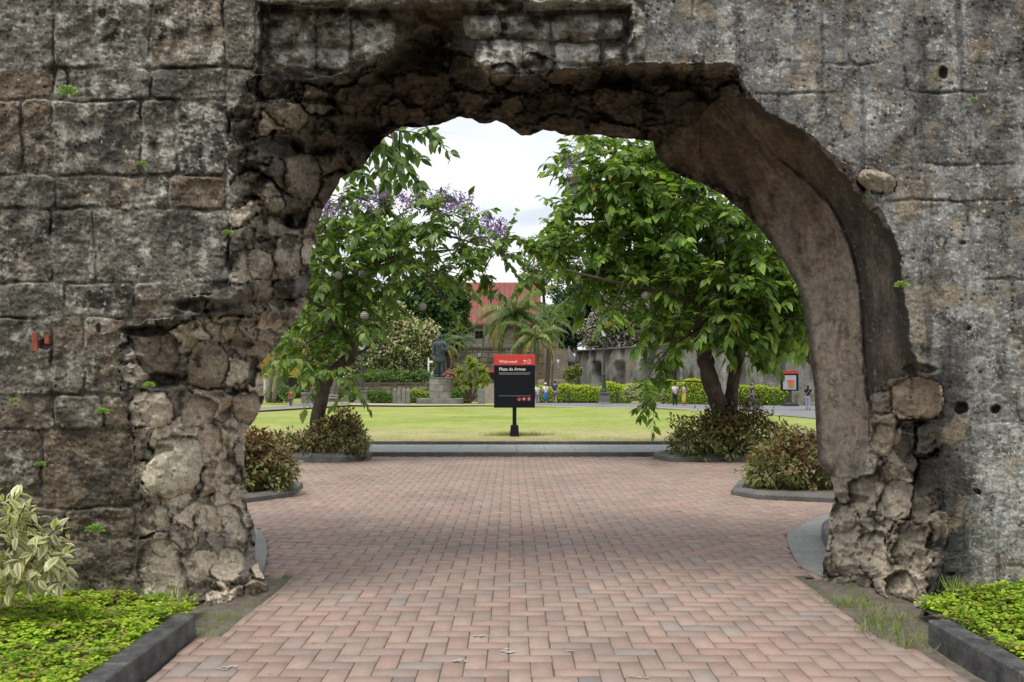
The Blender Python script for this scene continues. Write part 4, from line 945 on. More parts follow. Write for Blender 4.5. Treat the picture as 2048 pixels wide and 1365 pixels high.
# left tree
LT = near_tree('flowering_tree', 'leafy purple-flowering tree with one bent trunk in the left planter', 
  [([(622,912,0),(630,875,0),(634,840,0),(643,800,0),(652,765,.1),(676,735,.2),(706,712,.2)], .15, .125)],
  [([(706,712,.2),(700,680,.1),(676,655,0),(664,625,-.2),(690,590,-.3),(715,565,-.3),(745,530,-.3),(775,500,-.2),(810,478,0)], .12, .045),
   ([(745,530,-.3),(795,512,.3),(850,505,.8),(910,500,1.2)], .05, .02), ([(690,590,-.3),(668,540,-.6),(640,500,-.9),(625,470,-1)], .05, .02),
   ([(715,565,-.3),(702,500,.6),(690,450,1),(700,400,1.1)], .05, .02), ([(676,655,0),(640,670,-.5),(610,690,-.9)], .04, .015), ([(706,712,.2),(740,690,.6),(720,650,.8)], .04, .02),
   ([(810,478,0),(880,470,.4),(960,490,.8),(1020,505,1)], .035, .012), ([(790,495,0),(850,560,-.4),(890,600,-.6)], .03, .012), ([(664,625,-.2),(620,600,-.7),(612,560,-.9)], .04, .015)],
  [(640,480,50),(700,455,52),(770,455,52),(845,455,50),(925,475,42),(1000,500,28),(655,560,52),(740,545,58),(830,530,44),(900,535,32),(960,540,22),(640,650,48),(700,620,48),(775,590,16),(610,705,34),(655,700,20),(590,690,22),(725,655,14),(640,765,16),(650,740,20),(1038,488,16),(880,598,12),(690,400,22),(770,415,26),(850,420,22),(610,720,20),(700,760,10),(575,715,10)], 18.4, 1.2, GREENS, .215, 12, 1, density=.92)
panicles(LT, [(RG.uniform(650, 965), 0, RG.uniform(-1, 1)) for _ in range(0)]+[(x, y, d) for x, y, d in zip(RG.uniform(640, 970, 75), RG.normal(0, 1, 75), RG.uniform(-1.2, 1.2, 75))] and
   [(x, 408+.0012*(x-800)**2+10*y, d) for x, y, d in zip(RG.uniform(640, 940, 64), RG.normal(0, 1, 64), RG.uniform(-1.2, 1.2, 64))]+[(x, 478+9*y, d) for x, y, d in zip(RG.uniform(930, 1010, 16), RG.normal(0, 1, 16), RG.uniform(-1, 1, 16))], 18.4, .40, nflow=18)
# bough hanging in from above, nearer than the crown
HB = empty('overhanging_bough', W(650, 330, 13.5), 'leafy bough hanging across the sky at the upper left of the opening', 'branch')
def bough(e, paths, Y, leaf, nobj, pal, per=9):
    b = MB(); Pn, Dn = [], []
    for P in paths:
        pts = curve_pts([W(x, y, Y+z) for x, y, z in P], 6); b.tube(pts, [lerp(.018, .004, i/(len(pts)-1)) for i in range(len(pts))], 5)
        arr = np.array([tuple(q) for q in pts]); 
        for i in range(3, len(arr)):
            d = nrm(arr[i]-arr[i-1])
            for s_ in (-1, 1):
                if RG.random() < .92:
                    side = nrm(np.cross(d, [0, 1, .2]))*s_; dl = d*.4+side*.7+np.array([0, RG.normal(0, .3), -.55])+RG.normal(0, .15, 3); Pn.append(arr[i]+RG.normal(0, .01, 3)); Dn.append(dl)
    b.build('branches', Mtwig, e, smooth=True); Pn = np.array(Pn); Dn = np.array(Dn); n = len(Pn)
    R = frames(Dn, nrm(np.array([0, -.7, .7])+RG.normal(0, .4, (n, 3)))); col = pick(pal, n, .25); col[RG.random(n) < .02] = (.35, .14, .03)
    with_singles('leaf', nobj, Pn.astype(np.float32), R.astype(np.float32), leaf*RG.uniform(.7, 1.2, n), LEAF4, Mleaf, e, col, col*1.2)
bough(HB, [[(660,300,0),(740,262,0),(800,262,.1),(850,272,.2),(905,310,.2)], [(740,262,0),(770,295,-.2),(775,340,-.2),(770,370,-.2)], [(800,262,.1),(800,310,.2),(820,350,.2),(838,372,.2)],
   [(700,290,0),(720,330,.1),(735,365,.1)], [(770,270,.2),(810,290,.3),(845,320,.3)], [(850,272,.2),(860,262,.1),(872,280,0)], [(640,330,.2),(690,335,.1),(710,345,0)], [(760,265,.1),(745,300,.3),(752,345,.4)], [(785,265,0),(792,325,-.3),(800,368,-.3)]], 13.2, .20, 300, GREENS[:4])
# right tree
RT = near_tree('tall_tree', 'dense leafy tree with two reddish brown stems in the right planter',
  [([(1460,912,0),(1454,875,0),(1444,830,0),(1432,795,0),(1420,760,.05),(1411,720,.1),(1406,690,.1)], .20, .165), ([(1466,912,.1),(1464,872,.1),(1462,810,.15),(1467,760,.2),(1476,715,.2),(1486,675,.2)], .15, .12)],
  [([(1406,690,.1),(1402,655,.1),(1412,610,0),(1428,560,-.1),(1440,500,-.2),(1430,450,-.2)], .18, .08), ([(1486,675,.2),(1510,630,.3),(1535,585,.4),(1570,530,.5)], .13, .06),
   ([(1440,505,-.2),(1390,440,-.5),(1345,395,-.7),(1290,360,-.8)], .08, .03), ([(1430,450,-.2),(1440,400,.4),(1430,350,.7)], .07, .03), ([(1450,480,-.2),(1510,510,-.1),(1570,545,.1)], .09, .04),
   ([(1412,610,0),(1370,600,-.6),(1300,580,-1),(1210,560,-1.2),(1130,540,-1.2)], .06, .02), ([(1390,440,-.5),(1300,450,.3),(1220,440,.8),(1140,440,.9)], .05, .02), ([(1345,395,-.7),(1270,330,-.3),(1200,300,0)], .04, .015),
   ([(1402,655,.1),(1350,690,-.8),(1310,730,-1),(1290,770,-1)], .035, .012), ([(1428,560,-.1),(1380,520,.8),(1320,500,1)], .04, .02), ([(1486,675,.2),(1540,690,-.5),(1575,700,-.7)], .04, .015)],
  [(1200,305,36),(1260,315,52),(1150,330,24),(1180,375,50),(1275,385,62),(1350,410,58),(1130,430,34),(1215,450,62),(1315,470,70),(1420,460,64),(1500,520,62),(1125,500,36),(1080,485,14),(1215,540,58),(1320,560,62),(1420,570,72),(1520,600,64),(1580,620,40),(1100,555,26),(1170,590,28),(1230,625,20),(1300,640,28),(1365,650,36),(1450,650,48),(1530,665,40),(1325,715,20),(1295,780,14),(1345,765,10),(1590,560,50),(1480,440,50),(1385,360,40),(1330,340,40),(1350,695,18),(1310,795,9),(1590,630,30),(1540,640,50),(1470,600,60),(1560,520,56),(1500,720,18)], 18.4, 1.4, [(.085,.165,.03),(.12,.21,.04),(.065,.12,.024),(.16,.26,.045),(.23,.32,.06)], .24, 12, 2, density=1.0)
panicles(RT, [(x, y, d) for x, y, d in zip(RG.uniform(1125, 1190, 12), RG.uniform(290, 420, 12), RG.uniform(-1, 1, 12))], 18.4, .38, nflow=10)

def bushy(name, label, cat, blobs, Y, pal, n, leaf, shape=DIA, mat=None, palB=None, fl=None, nfl=0, trunk=None, group=None, dep=1.0, droop=.3, singles=0, parts='foliage', topred=None, upb=1.0, base=None):
    """blobs: px, py, rx, ry (photo pixels at distance Y)"""
    mat = mat or Mleafm; k = Y/F; b0 = base or (blobs[0][0], blobs[0][1]+blobs[0][3]); e = empty(name, W(b0[0], b0[1], Y), label, cat, group)
    n = int(n*(2.3 if shape is DIA else 1.25)); leaf = leaf*(1.25 if shape is DIA else 1.); A = np.array([rx*ry for _, _, rx, ry in blobs], float); cnt = np.maximum((n*A/A.sum()).astype(int), 3); P, O = [], []
    for (px, py, rx, ry), c_ in zip(blobs, cnt):
        d = nrm(RG.normal(0, 1, (c_, 3))); r = RG.uniform(.45, 1., (c_, 1))**.5
        lump = 1+.28*np.sin(d[:, :1]*5+px)*np.cos(d[:, 2:]*6+py)+.10*RG.normal(0, 1, (c_, 1))
        c = np.array(W(px, py, Y)); P.append(c+d*r*lump*np.array([rx*k, (rx+ry)/2*k*dep, ry*k])); O.append(d)
    P = np.concatenate(P); O = np.concatenate(O); m_ = len(P); keepm = P[:, 2] > .03; P = P[keepm]; O = O[keepm]; m_ = len(P)
    dl = O*.8+rvec(m_, .6); dl[:, 2] -= droop; up = nrm(O*.5+np.array([0, 0, upb])+rvec(m_, .45)); R = frames(dl, up); s = leaf*RG.uniform(.6, 1.3, m_); col = pick(pal, m_, .22)
    colB = pick(palB, m_, .15) if palB else None
    if topred is not None:
        zt = (P[:, 2]-P[:, 2].min())/(np.ptp(P[:, 2])+1e-6); pr = RG.random(m_) < np.clip(zt*.9-.12, .05, .6); col[pr] = pick(topred, int(pr.sum()))
        if colB is not None: colB[pr] = pick(topred, int(pr.sum()))*1.25
    if singles: with_singles('leaf', singles, P.astype(np.float32), R.astype(np.float32), s, shape, mat, e, col, colB)
    else: instance(parts, P, R, s, shape, mat, e, col, colB, kind='stuff')
    if fl:
        i = RG.choice(m_, nfl); q = P[i]+O[i]*leaf*1.2; instance('blossom', q, frames(rvec(nfl), rvec(nfl)), leaf*RG.uniform(.6, 1.1, nfl), DIA, Mpetal, e, pick(fl, nfl))
    if trunk:
        b = MB(); t0 = W(*trunk[0], Y); t1 = W(*trunk[1], Y); r_ = trunk[2]; b.tube(curve_pts([t0, (t0+t1)/2+Vector((r_*.5, 0, 0)), t1], 3), [lerp(r_, r_*.6, i/6) for i in range(7)], 8)
        for (px, py, rx, ry) in blobs: q = W(px, py, Y); b.tube(curve_pts([t1-Vector((0, 0, .2)), (t1+q)/2+Vector((0, 0, -.3*k*ry*.3)), q], 2), [r_*.5, r_*.4, r_*.3, r_*.22, r_*.15], 5)
        b.build('trunk', Mbark, e, smooth=True)
    else:
        b = MB()
        for (px, py, rx, ry) in blobs:
            for _ in range(4):
                g0 = W(px+RG.uniform(-.4, .4)*rx, py, Y); g0.z = 0.03; q = W(px+RG.uniform(-.7, .7)*rx, py-RG.uniform(0, .7)*ry, Y); b.tube([g0, q], [.02*k*12, .008*k*12], 4)
        b.build('stems', Mtwig, e)
    return e
CREAM = [(.48,.44,.22),(.40,.37,.17),(.28,.30,.10),(.55,.47,.28)]; GC = [(.07,.12,.03),(.10,.15,.04),(.05,.09,.025)]; REDS = [(.10,.018,.02),(.16,.03,.03),(.07,.02,.018),(.20,.08,.05),(.11,.07,.03)]
bushy('variegated_shrub', 'cream and dark red variegated shrub beside the left pier of the gateway', 'shrub', [(536,930,46,52),(500,930,40,55),(560,945,32,40),(515,885,34,26),(470,920,50,60)], 12.5, GC, 3800, .09, LEAF2, Mleaf, CREAM, singles=300, topred=REDS)
bushy('variegated_shrub', 'dark red and cream shrub round the foot of the left tree', 'shrub', [(680,878,50,40),(640,886,44,30),(690,848,28,34),(600,890,48,24),(555,890,48,26),(712,882,26,34),(660,860,30,26)], 18.2, GC, 5200, .10, LEAF2, Mleaf, CREAM, singles=300, topred=REDS)
bushy('variegated_shrub', 'dark red and green shrub round the foot of the two-stemmed right tree', 'shrub', [(1400,876,56,46),(1450,874,60,52),(1510,870,54,50),(1490,828,36,30),(1375,890,38,34),(1440,845,44,30),(1560,885,50,36)], 18.2, GC+[(.05,.07,.03)], 7000, .10, LEAF2, Mleaf, CREAM[1:3]+[(.12,.14,.05)], singles=300, topred=REDS)
bushy('variegated_shrub', 'mixed cream and wine red shrub beside the right pier of the gateway', 'shrub', [(1560,930,60,56),(1620,925,60,62),(1530,945,40,38),(1600,880,44,24),(1680,930,60,60)], 12.8, GC, 4600, .09, LEAF2, Mleaf, CREAM[:3], singles=300, topred=REDS)
# pale variegated shrub at the lower left, close by
WS = bushy('cream_leaved_shrub', 'cream and green leaved shrub in the front bed at the lower left', 'shrub', [(45,1095,75,70),(-30,1080,80,90),(20,1022,34,36),(85,1140,52,42),(10,1160,60,40)], 5.25, [(.24,.30,.09),(.34,.36,.15),(.18,.24,.07)], 480, .088, leaf_shape(.36, .30, .14, 4), Mleafm, [(.78,.73,.50),(.82,.78,.62),(.70,.64,.40),(.78,.60,.50)], singles=300, droop=.35)
b = MB(); Pn = []; Dn = []
for (x, y), (x2, y2) in (((60,1130),(118,1050)), ((40,1130),(130,1110)), ((10,1100),(30,985)), ((80,1180),(120,1165)), ((20,1100),(50,1010))):
    p0, p1 = W(x, y, 5.2), W(x2, y2, 5.1); b.tube([p0, (p0+p1)/2+Vector((0, 0, .02)), p1], [.006, .005, .003], 5)
    for k in range(9): t_ = .45+.6*k/9; Pn.append(np.array(p0.lerp(p1, min(t_, 1)))); Dn.append(np.array((p1-p0).normalized())*.4+RG.normal(0, .6, 3)+np.array([0, 0, -.15]))
b.build('stems', Mtwig, WS); Pn = np.array(Pn); Dn = np.array(Dn)
cA = pick([(.24,.30,.09),(.30,.34,.13)], len(Pn)); cB = pick([(.72,.66,.42),(.78,.72,.55)], len(Pn)); with_singles('leaf', 60, Pn.astype(np.float32), frames(Dn, nrm(np.array([0,-.5,.8])+rvec(len(Pn), .3))).astype(np.float32), .115*RG.uniform(.6,1.2,len(Pn)), LEAF4, Mleafm, WS, cA, cB, nvar=6)

# background trees and bushes
DG = [(.05,.10,.03),(.07,.14,.035),(.10,.18,.04),(.035,.07,.025)]; MG = [(.12,.20,.05),(.16,.25,.06),(.09,.15,.04)]; YG = [(.20,.26,.04),(.26,.28,.05),(.13,.19,.04)]
bushy('dense_tree', 'dense dark green round tree left of the red roof', 'tree', [(880,600,50,42),(905,640,36,40),(850,640,40,46),(915,600,22,30),(870,570,36,26),(840,590,40,40),(895,680,26,30)], 98, DG+MG[:1], 6500, .34, DIA, None, trunk=((885,768),(880,690),.35), dep=.8)
bushy('blossoming_tree', 'spreading tree with cream white blossom behind the retaining wall', 'tree', [(770,660,48,40),(820,680,46,46),(730,660,36,36),(845,705,26,38),(740,710,50,32),(800,730,44,26),(700,740,30,24),(770,620,30,20),(860,672,14,22)], 80, MG+[(.16,.22,.06)], 7000, .22, DIA, None, fl=[(.62,.56,.42),(.70,.62,.52),(.55,.42,.34)], nfl=8500, trunk=((885-60,790),(805,735),.3), dep=.8)
bushy('shade_tree', 'dark spreading tree behind the lamp post at the left', 'tree', [(640,640,60,60),(600,600,60,60),(680,600,60,50),(570,660,30,30),(720,600,40,40)], 92, DG, 5200, .32, DIA, None, trunk=((668,790),(660,700),.35), dep=.8)
bushy('dark_tree', 'dark green tree over the sentry box', 'tree', [(1140,620,46,44),(1120,660,30,34),(1165,650,36,42),(1180,600,50,40),(1135,690,22,14)], 108, [(.025,.06,.035),(.04,.08,.04),(.05,.09,.03)], 5500, .32, DIA, None, trunk=((1162,770),(1150,690),.3), dep=.8)
bushy('lilac_blossom_tree', 'big tree covered in lilac blossom above the arcaded wall', 'tree', [(1240,640,50,46),(1290,620,46,44),(1200,670,36,30),(1260,675,46,24),(1300,665,36,30),(1250,600,40,30)], 97, MG+DG[:2], 7000, .26, DIA, None, fl=[(.50,.36,.62),(.58,.44,.66),(.66,.54,.66),(.42,.28,.58)], nfl=8000, trunk=((1240,770),(1245,690),.35), dep=.8)
bushy('yellow_green_tree', 'feathery yellow-green tree above the arcaded wall', 'tree', [(1350,620,40,40),(1370,660,46,34),(1330,600,34,26),(1400,620,50,50),(1345,668,30,20)], 90, YG+[(.30,.27,.07)], 5200, .20, DIA, None, trunk=((1370,770),(1365,690),.25), dep=.8, upb=2.)
bushy('dense_tree', 'dark leafy tree filling the gap behind the right stems', 'tree', [(1480,600,60,60),(1550,600,60,60),(1520,650,60,40),(1600,620,50,60)], 84, DG, 4500, .30, DIA, None, trunk=((1530,770),(1520,690),.3), dep=.8)
bushy('bright_green_tree', 'bright green drooping foliage above the far notice board', 'tree', [(1592,700,26,26),(1575,680,24,24),(1612,680,26,30),(1600,650,24,30),(1640,690,26,34)], 47, [(.14,.26,.02),(.20,.33,.03),(.10,.19,.02)], 1600, .30, (LEAF2[0]*np.array([1,.45,1]), LEAF2[1], LEAF2[2]), Mleaf, trunk=((1640,790),(1620,720),.15), droop=.9)
bushy('feathery_tree', 'pale thin-leaved tree far off between the two crowns', 'tree', [(1075,520,30,40),(1110,490,40,30),(1100,550,40,40),(1060,560,24,24),(1150,520,40,50)], 130, [(.13,.17,.07),(.18,.20,.09)], 2600, .30, DIA, None, trunk=((1090,700),(1085,560),.3), dep=.7)
bushy('leafy_bush', 'low green bush on the terrace left of the statue', 'bush', [(755,752,34,12),(800,754,40,11),(845,754,22,14),(720,760,30,10)], 77, MG, 1800, .14, DIA, None, dep=.7)
bushy('leafy_bush', 'yellowish green bush at the end of the arcaded wall', 'bush', [(1147,748,12,14),(1138,752,10,10),(1155,740,8,10)], 84, [(.30,.32,.12),(.13,.18,.05)], 700, .16, DIA, None)
bushy('red_leaved_plant', 'small pink-leaved plant on the terrace right of the statue', 'plant', [(897,747,8,8),(904,752,10,8),(930,785,16,8)], 77, [(.30,.10,.09),(.40,.2,.18)], 300, .14, DIA, None)
bushy('small_bush', 'low dark green bush beside the red-shirted walker', 'bush', [(566,788,18,16),(545,790,14,14)], 72, MG, 900, .14, DIA, None)
# clipped hedges
def hedge(name, label, x0, x1, ytop, ybot, Y, pal, n, leaf=.09, Y2=None, fl=None, top_wave=2.):
    e = empty(name, (*W((x0+x1)/2, 0, Y).xy, 0), label, 'hedge', 'clipped hedges round the plaza'); Y2 = Y2 or Y
    u = RG.random(n); Yl = Y+(Y2-Y)*u; dz = RG.random(n); depth = 1.1
    xx = (x0+(x1-x0)*u-CX)*Yl/F; zt = H+(768-ytop)*Yl/F+top_wave*Yl/F*(np.sin(u*(x1-x0)/17.+x0)+np.sin(u*(x1-x0)/7.3))+.05*RG.normal(0, 1, n); zb = np.maximum(H+(768-ybot)*Yl/F, .02)
    top = RG.random(n) < .45; z = np.where(top, zt, zb+(zt-zb)*dz); y = np.where(top, Yl+depth*RG.random(n), Yl+.10*RG.normal(0, 1, n)+.1*(z-zb)); P = np.stack([xx, y, z], 1)
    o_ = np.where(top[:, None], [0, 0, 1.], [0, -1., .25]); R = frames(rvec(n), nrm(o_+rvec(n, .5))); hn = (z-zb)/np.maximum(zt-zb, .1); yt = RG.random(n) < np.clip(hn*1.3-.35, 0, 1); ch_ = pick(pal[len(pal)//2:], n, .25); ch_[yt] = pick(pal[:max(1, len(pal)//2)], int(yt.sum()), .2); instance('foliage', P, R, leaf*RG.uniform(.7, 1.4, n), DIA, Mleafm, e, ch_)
    b = MB(); a, c_ = W(x0, 0, Y), W(x1, 0, Y2); zt0, zt1 = H+(768-ytop)*Y/F-.1, H+(768-ytop)*Y2/F-.1
    b.add([(a.x, Y+.15, .0), (c_.x, Y2+.15, .0), (c_.x, Y2+depth, .0), (a.x, Y+depth, .0), (a.x, Y+.15, zt0), (c_.x, Y2+.15, zt1), (c_.x, Y2+depth, zt1), (a.x, Y+depth, zt0)], [(4,5,6,7),(0,1,5,4),(1,2,6,5),(2,3,7,6),(3,0,4,7)])
    b.build('stems', M('hedge_inside', (.03,.045,.015)) if 'hedge_inside' not in bpy.data.materials else bpy.data.materials['hedge_inside'], e); return e
HY = [(.42,.52,.04),(.50,.56,.05),(.26,.37,.035),(.16,.25,.03)]; HG = [(.08,.17,.02),(.12,.22,.03),(.06,.12,.02)]
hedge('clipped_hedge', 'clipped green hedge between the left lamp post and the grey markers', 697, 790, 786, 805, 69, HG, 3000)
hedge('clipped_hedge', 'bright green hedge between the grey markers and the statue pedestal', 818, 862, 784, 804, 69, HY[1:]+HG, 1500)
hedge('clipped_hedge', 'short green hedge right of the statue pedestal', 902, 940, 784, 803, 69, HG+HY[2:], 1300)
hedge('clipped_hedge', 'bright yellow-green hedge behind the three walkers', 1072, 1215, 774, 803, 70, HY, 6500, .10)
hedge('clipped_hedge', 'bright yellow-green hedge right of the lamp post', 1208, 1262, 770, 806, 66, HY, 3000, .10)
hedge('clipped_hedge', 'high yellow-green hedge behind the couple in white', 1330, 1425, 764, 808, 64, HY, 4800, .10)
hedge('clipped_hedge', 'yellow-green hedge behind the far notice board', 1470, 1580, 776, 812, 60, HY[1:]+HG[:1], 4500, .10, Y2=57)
bushy('pale_variegated_bush', 'pale cream variegated bush between the yellow-green hedges', 'bush', [(1290,784,32,18),(1320,784,26,18),(1265,786,18,14),(1300,772,26,9)], 64.5, [(.42,.44,.22),(.34,.38,.16),(.55,.52,.36)], 2600, .12, DIA, None, dep=.6)
# far trees along the horizon behind the walls
bushy('distant_tree', 'broad far green tree filling the back left behind the shaded wall', 'tree', [(580,660,60,60),(680,670,70,60),(780,660,70,60),(850,690,50,50),(640,600,60,40)], 128, DG+MG, 5000, .5, DIA, None, trunk=((720,760),(720,680),.4))
bushy('distant_tree', 'far green tree at the back right beyond the arcaded wall', 'tree', [(1230,560,70,50),(1330,540,70,60),(1430,560,80,60),(1530,540,80,60)], 135, DG+MG, 5000, .5, DIA, None, trunk=((1350,740),(1350,600),.4))

# palms
def frond(b, base, az, L_, rise, droop, wl_=.42, nseg=14, cols=None):
    """rachis curve and leaflets; returns leaflet arrays"""
    pts = []; p = Vector(base); el = rise; d_az = Vector((math.cos(az), math.sin(az), 0))
    for i in range(nseg+1):
        pts.append(p.copy()); el -= droop/nseg*(1+.8*i/nseg); p = p+(d_az*math.cos(el)+Vector((0, 0, math.sin(el))))*L_/nseg
    b.tube(pts, [.035*L_/3*(1-.85*i/nseg) for i in range(nseg+1)], 4, cap=False); side = Vector((-d_az.y, d_az.x, 0)); P, D_, S_ = [], [], []
    for i in range(2, nseg*3):
        t_ = i/(nseg*3); j = min(int(t_*nseg), nseg-1); q = pts[j].lerp(pts[j+1], t_*nseg-j); tg = (pts[j+1]-pts[j]).normalized()
        for s_ in (-1, 1): P.append(tuple(q)); D_.append(tuple(tg*.55+side*s_*.8+Vector((0, 0, -.55))+Vector(RG.normal(0, .08, 3)))); S_.append(wl_*L_/3*math.sin(math.pi*min(.15+t_*.85, .97))**.6)
    return np.array(P), np.array(D_), np.array(S_)
STRIP = (np.array([(0,-.05,0),(0,.05,0),(.5,.08,-.08),(.5,-.08,-.08),(1,.004,-.32),(1,-.004,-.32)], np.float32), np.array([(0,3,2,1),(3,5,4,2)]), np.array([0,0,.5,.5,1,1], np.float32))
def palm(name, label, px, py_base, py_crown, Y, L_, nf, pal, seed, zbase=None, tr=.16, lean=0, yellow=.25):
    R_ = np.random.default_rng(seed); base = W(px, py_base, Y); top = W(px+lean, py_crown, Y); e = empty(name, base, label, 'palm tree')
    b = MB(); b.tube(curve_pts([base-Vector((0, 0, .3)), base.lerp(top, .5)+Vector((.12, 0, 0)), top], 6), [lerp(tr, tr*.7, i/12)*(1+.05*(i % 2)) for i in range(13)], 9); b.build('trunk', M('palm_trunk', (.19,.16,.13), .95, .4, 3., .02, 12., stretch=(1,1,3)) if 'palm_trunk' not in bpy.data.materials else bpy.data.materials['palm_trunk'], e, smooth=True)
    for k in range(nf):
        az = k*2.399+R_.uniform(-.3, .3); u = k/nf; rise = 1.35-1.75*u+R_.uniform(-.1, .1); bb = MB()
        P, D_, S_ = frond(bb, top, az, L_*R_.uniform(.8, 1.1), rise, 1.15+.5*u); bb_o = bb.build('frond', M('palm_rib', (.22,.25,.08)) if 'palm_rib' not in bpy.data.materials else bpy.data.materials['palm_rib'], e)
        pl = [(.30,.27,.09),(.34,.24,.10)] if (u > .75 and R_.random() < yellow*3) else pal; c_ = np.repeat(pick(pl, 1, .15), len(P), 0)*RG.uniform(.85, 1.15, (len(P), 1))
        n_ = len(P); Rm = frames(D_, nrm(np.array([0, 0, 1.])+rvec(n_, .2)))
        instance('leaflets', P, Rm, S_, STRIP, Mleaf, bb_o, c_.astype(np.float32), (c_*1.3).astype(np.float32))
    return e
PG = [(.08,.14,.035),(.11,.17,.045),(.14,.19,.05),(.06,.11,.03)]
palm('coconut_palm', 'full coconut palm with arching fronds before the red roof', 1042, 790, 632, 84, 5.3, 38, PG+[(.2,.24,.07)], 4, tr=.2, lean=-14)
palm('small_palm', 'smaller palm with yellowing fronds behind the black sign', 1070, 790, 676, 80, 3.6, 26, PG+[(.22,.24,.08)], 5, tr=.22, lean=0)
palm('coconut_palm', 'thick-trunked palm right of the black sign beside the stairs', 1092, 780, 640, 88, 3.6, 22, PG, 6, tr=.28, lean=6)
palm('coconut_palm', 'young palm with pale arching fronds behind the statue', 893, 770, 690, 90, 3.1, 20, PG+[(.24,.28,.10)], 7, tr=.12, lean=-8)
palm('small_palm', 'dark narrow palm over the right shoulder of the statue', 922, 775, 680, 93, 2.6, 18, [(.05,.10,.04),(.07,.13,.05)], 8, tr=.10, lean=-2)
palm('small_palm', 'slender pale-stemmed palm in front of the far stairway', 1103, 778, 668, 86, 2.2, 16, PG, 9, tr=.09, lean=0)
# yucca-like clump
YU = empty('spiky_plant', W(938, 805, 67), 'clump of spiky yellow-green rosettes right of the statue', 'plant'); b = MB(); g0 = W(940, 806, 67)
STR2 = (np.array([(0,-.05,0),(0,.05,0),(.5,.06,0),(.5,-.06,0),(1,.004,-.14),(1,-.004,-.14)], np.float32), STRIP[1], STRIP[2])
for (px, py, r) in ((920,745,17),(945,733,20),(965,745,18),(932,768,18),(958,765,18),(912,770,12),(975,762,12),(940,722,12)):
    c = W(px, py, 67+RG.uniform(-.4, .4)); b.tube(curve_pts([g0, g0.lerp(c, .5)+Vector((0, 0, -.1)), c], 3), [.09, .08, .07, .06, .06, .05, .05], 6)
    n = 130; d = nrm(RG.normal(0, 1, (n, 3))+np.array([0, -.2, .25])); P = np.repeat(np.array(c)[None], n, 0); bb_c = pick([(.22,.27,.06),(.32,.34,.10),(.13,.19,.04)], n)
    instance('rosette', P, frames(d, nrm(np.array([0, 0, 1.])+rvec(n, .3))), r*67/F*1.15*RG.uniform(.7, 1.1, n), STR2, Mleaf, YU, bb_c, bb_c*1.4, kind=None)
b.build('stems', Mbark, YU)
# fan-shaped traveller's palms at the left
def fan_palm(px, py, Y, hgt_, label, seed, nfr=9):
    base = W(px, py, Y); e = empty('fan_palm', base, label, 'palm tree', 'fan palms at the left end'); R_ = np.random.default_rng(seed)
    b = MB().tube([base, base+Vector((0, 0, hgt_*.15))], [.16, .14], 8); b.build('trunk', Mbark, e)
    for k in range(nfr):
        a = lerp(-.5, .5, k/(nfr-1)); bb = MB(); c0 = base+Vector((0, 0, hgt_*.12)); d = Vector((math.sin(a), R_.uniform(-.1, .1), math.cos(a))); L_ = hgt_*.95
        tip = c0+d*L_; bb.tube([c0, c0+d*L_*.5, tip], [.05, .035, .012], 5)
        fr = bb.build('frond', M('fan_stalk', (.42,.42,.14)) if 'fan_stalk' not in bpy.data.materials else bpy.data.materials['fan_stalk'], e)
        n = 40; tt = RG.uniform(.3, 1, n)[:, None]; P = np.array(c0)[None]+np.array(d)[None]*L_*tt; sg = np.where(np.arange(n) % 2, 1, -1)[:, None]; side = np.array([math.cos(a), 0, -math.sin(a)])[None]
        D_ = side*sg+np.array(d)[None]*.7+rvec(n, .1); c_ = pick([(.34,.36,.05),(.24,.30,.04),(.42,.32,.05),(.40,.22,.05)], n); instance('blade', P, frames(D_, np.array([0, -1., .1])+rvec(n, .15)), hgt_*.13*np.ones(n), (STR2[0]*np.array([1,2.2,1]), STR2[1], STR2[2]), Mleaf, fr, c_, c_*1.1, kind=None)
fan_palm(548, 803, 66, 4.6, 'yellow and green fan-shaped palm by the white building', 1)
fan_palm(612, 800, 76, 4.8, 'orange-tinged fan palm behind the stone lamp base', 2)
for (a, c_, lb) in (((536,805),(556,690),'leaning bare grey palm stem left of the red-shirted walker'), ((546,806),(577,680),'second leaning grey palm stem nearer the red-shirted walker'), ((664,800),(690,690),'leaning dark stem behind the metal barrier')):
    e = empty('leaning_palm', W(a[0], a[1], 64), lb, 'palm tree'); b = MB().tube(curve_pts([W(a[0], a[1], 64), W((a[0]+c_[0])/2-2, (a[1]+c_[1])/2, 64), W(*c_, 64)], 4), [.15]*4+[.12]*4+[.10], 8); b.build('trunk', bpy.data.materials['palm_trunk'], e, smooth=True)
    t_ = W(*c_, 64)
    for k in range(9):
        bb = MB(); P, D_, S_ = frond(bb, t_, k*2.4, 2.0, 1.2-.12*k, 1.2, nseg=8); f_ = bb.build('frond', bpy.data.materials['palm_rib'], e); n_ = len(P); c2 = pick(PG, n_); instance('leaflets', P, frames(D_, nrm(np.array([0, 0, 1.])+rvec(n_, .2))), S_, STRIP, Mleaf, f_, c2)

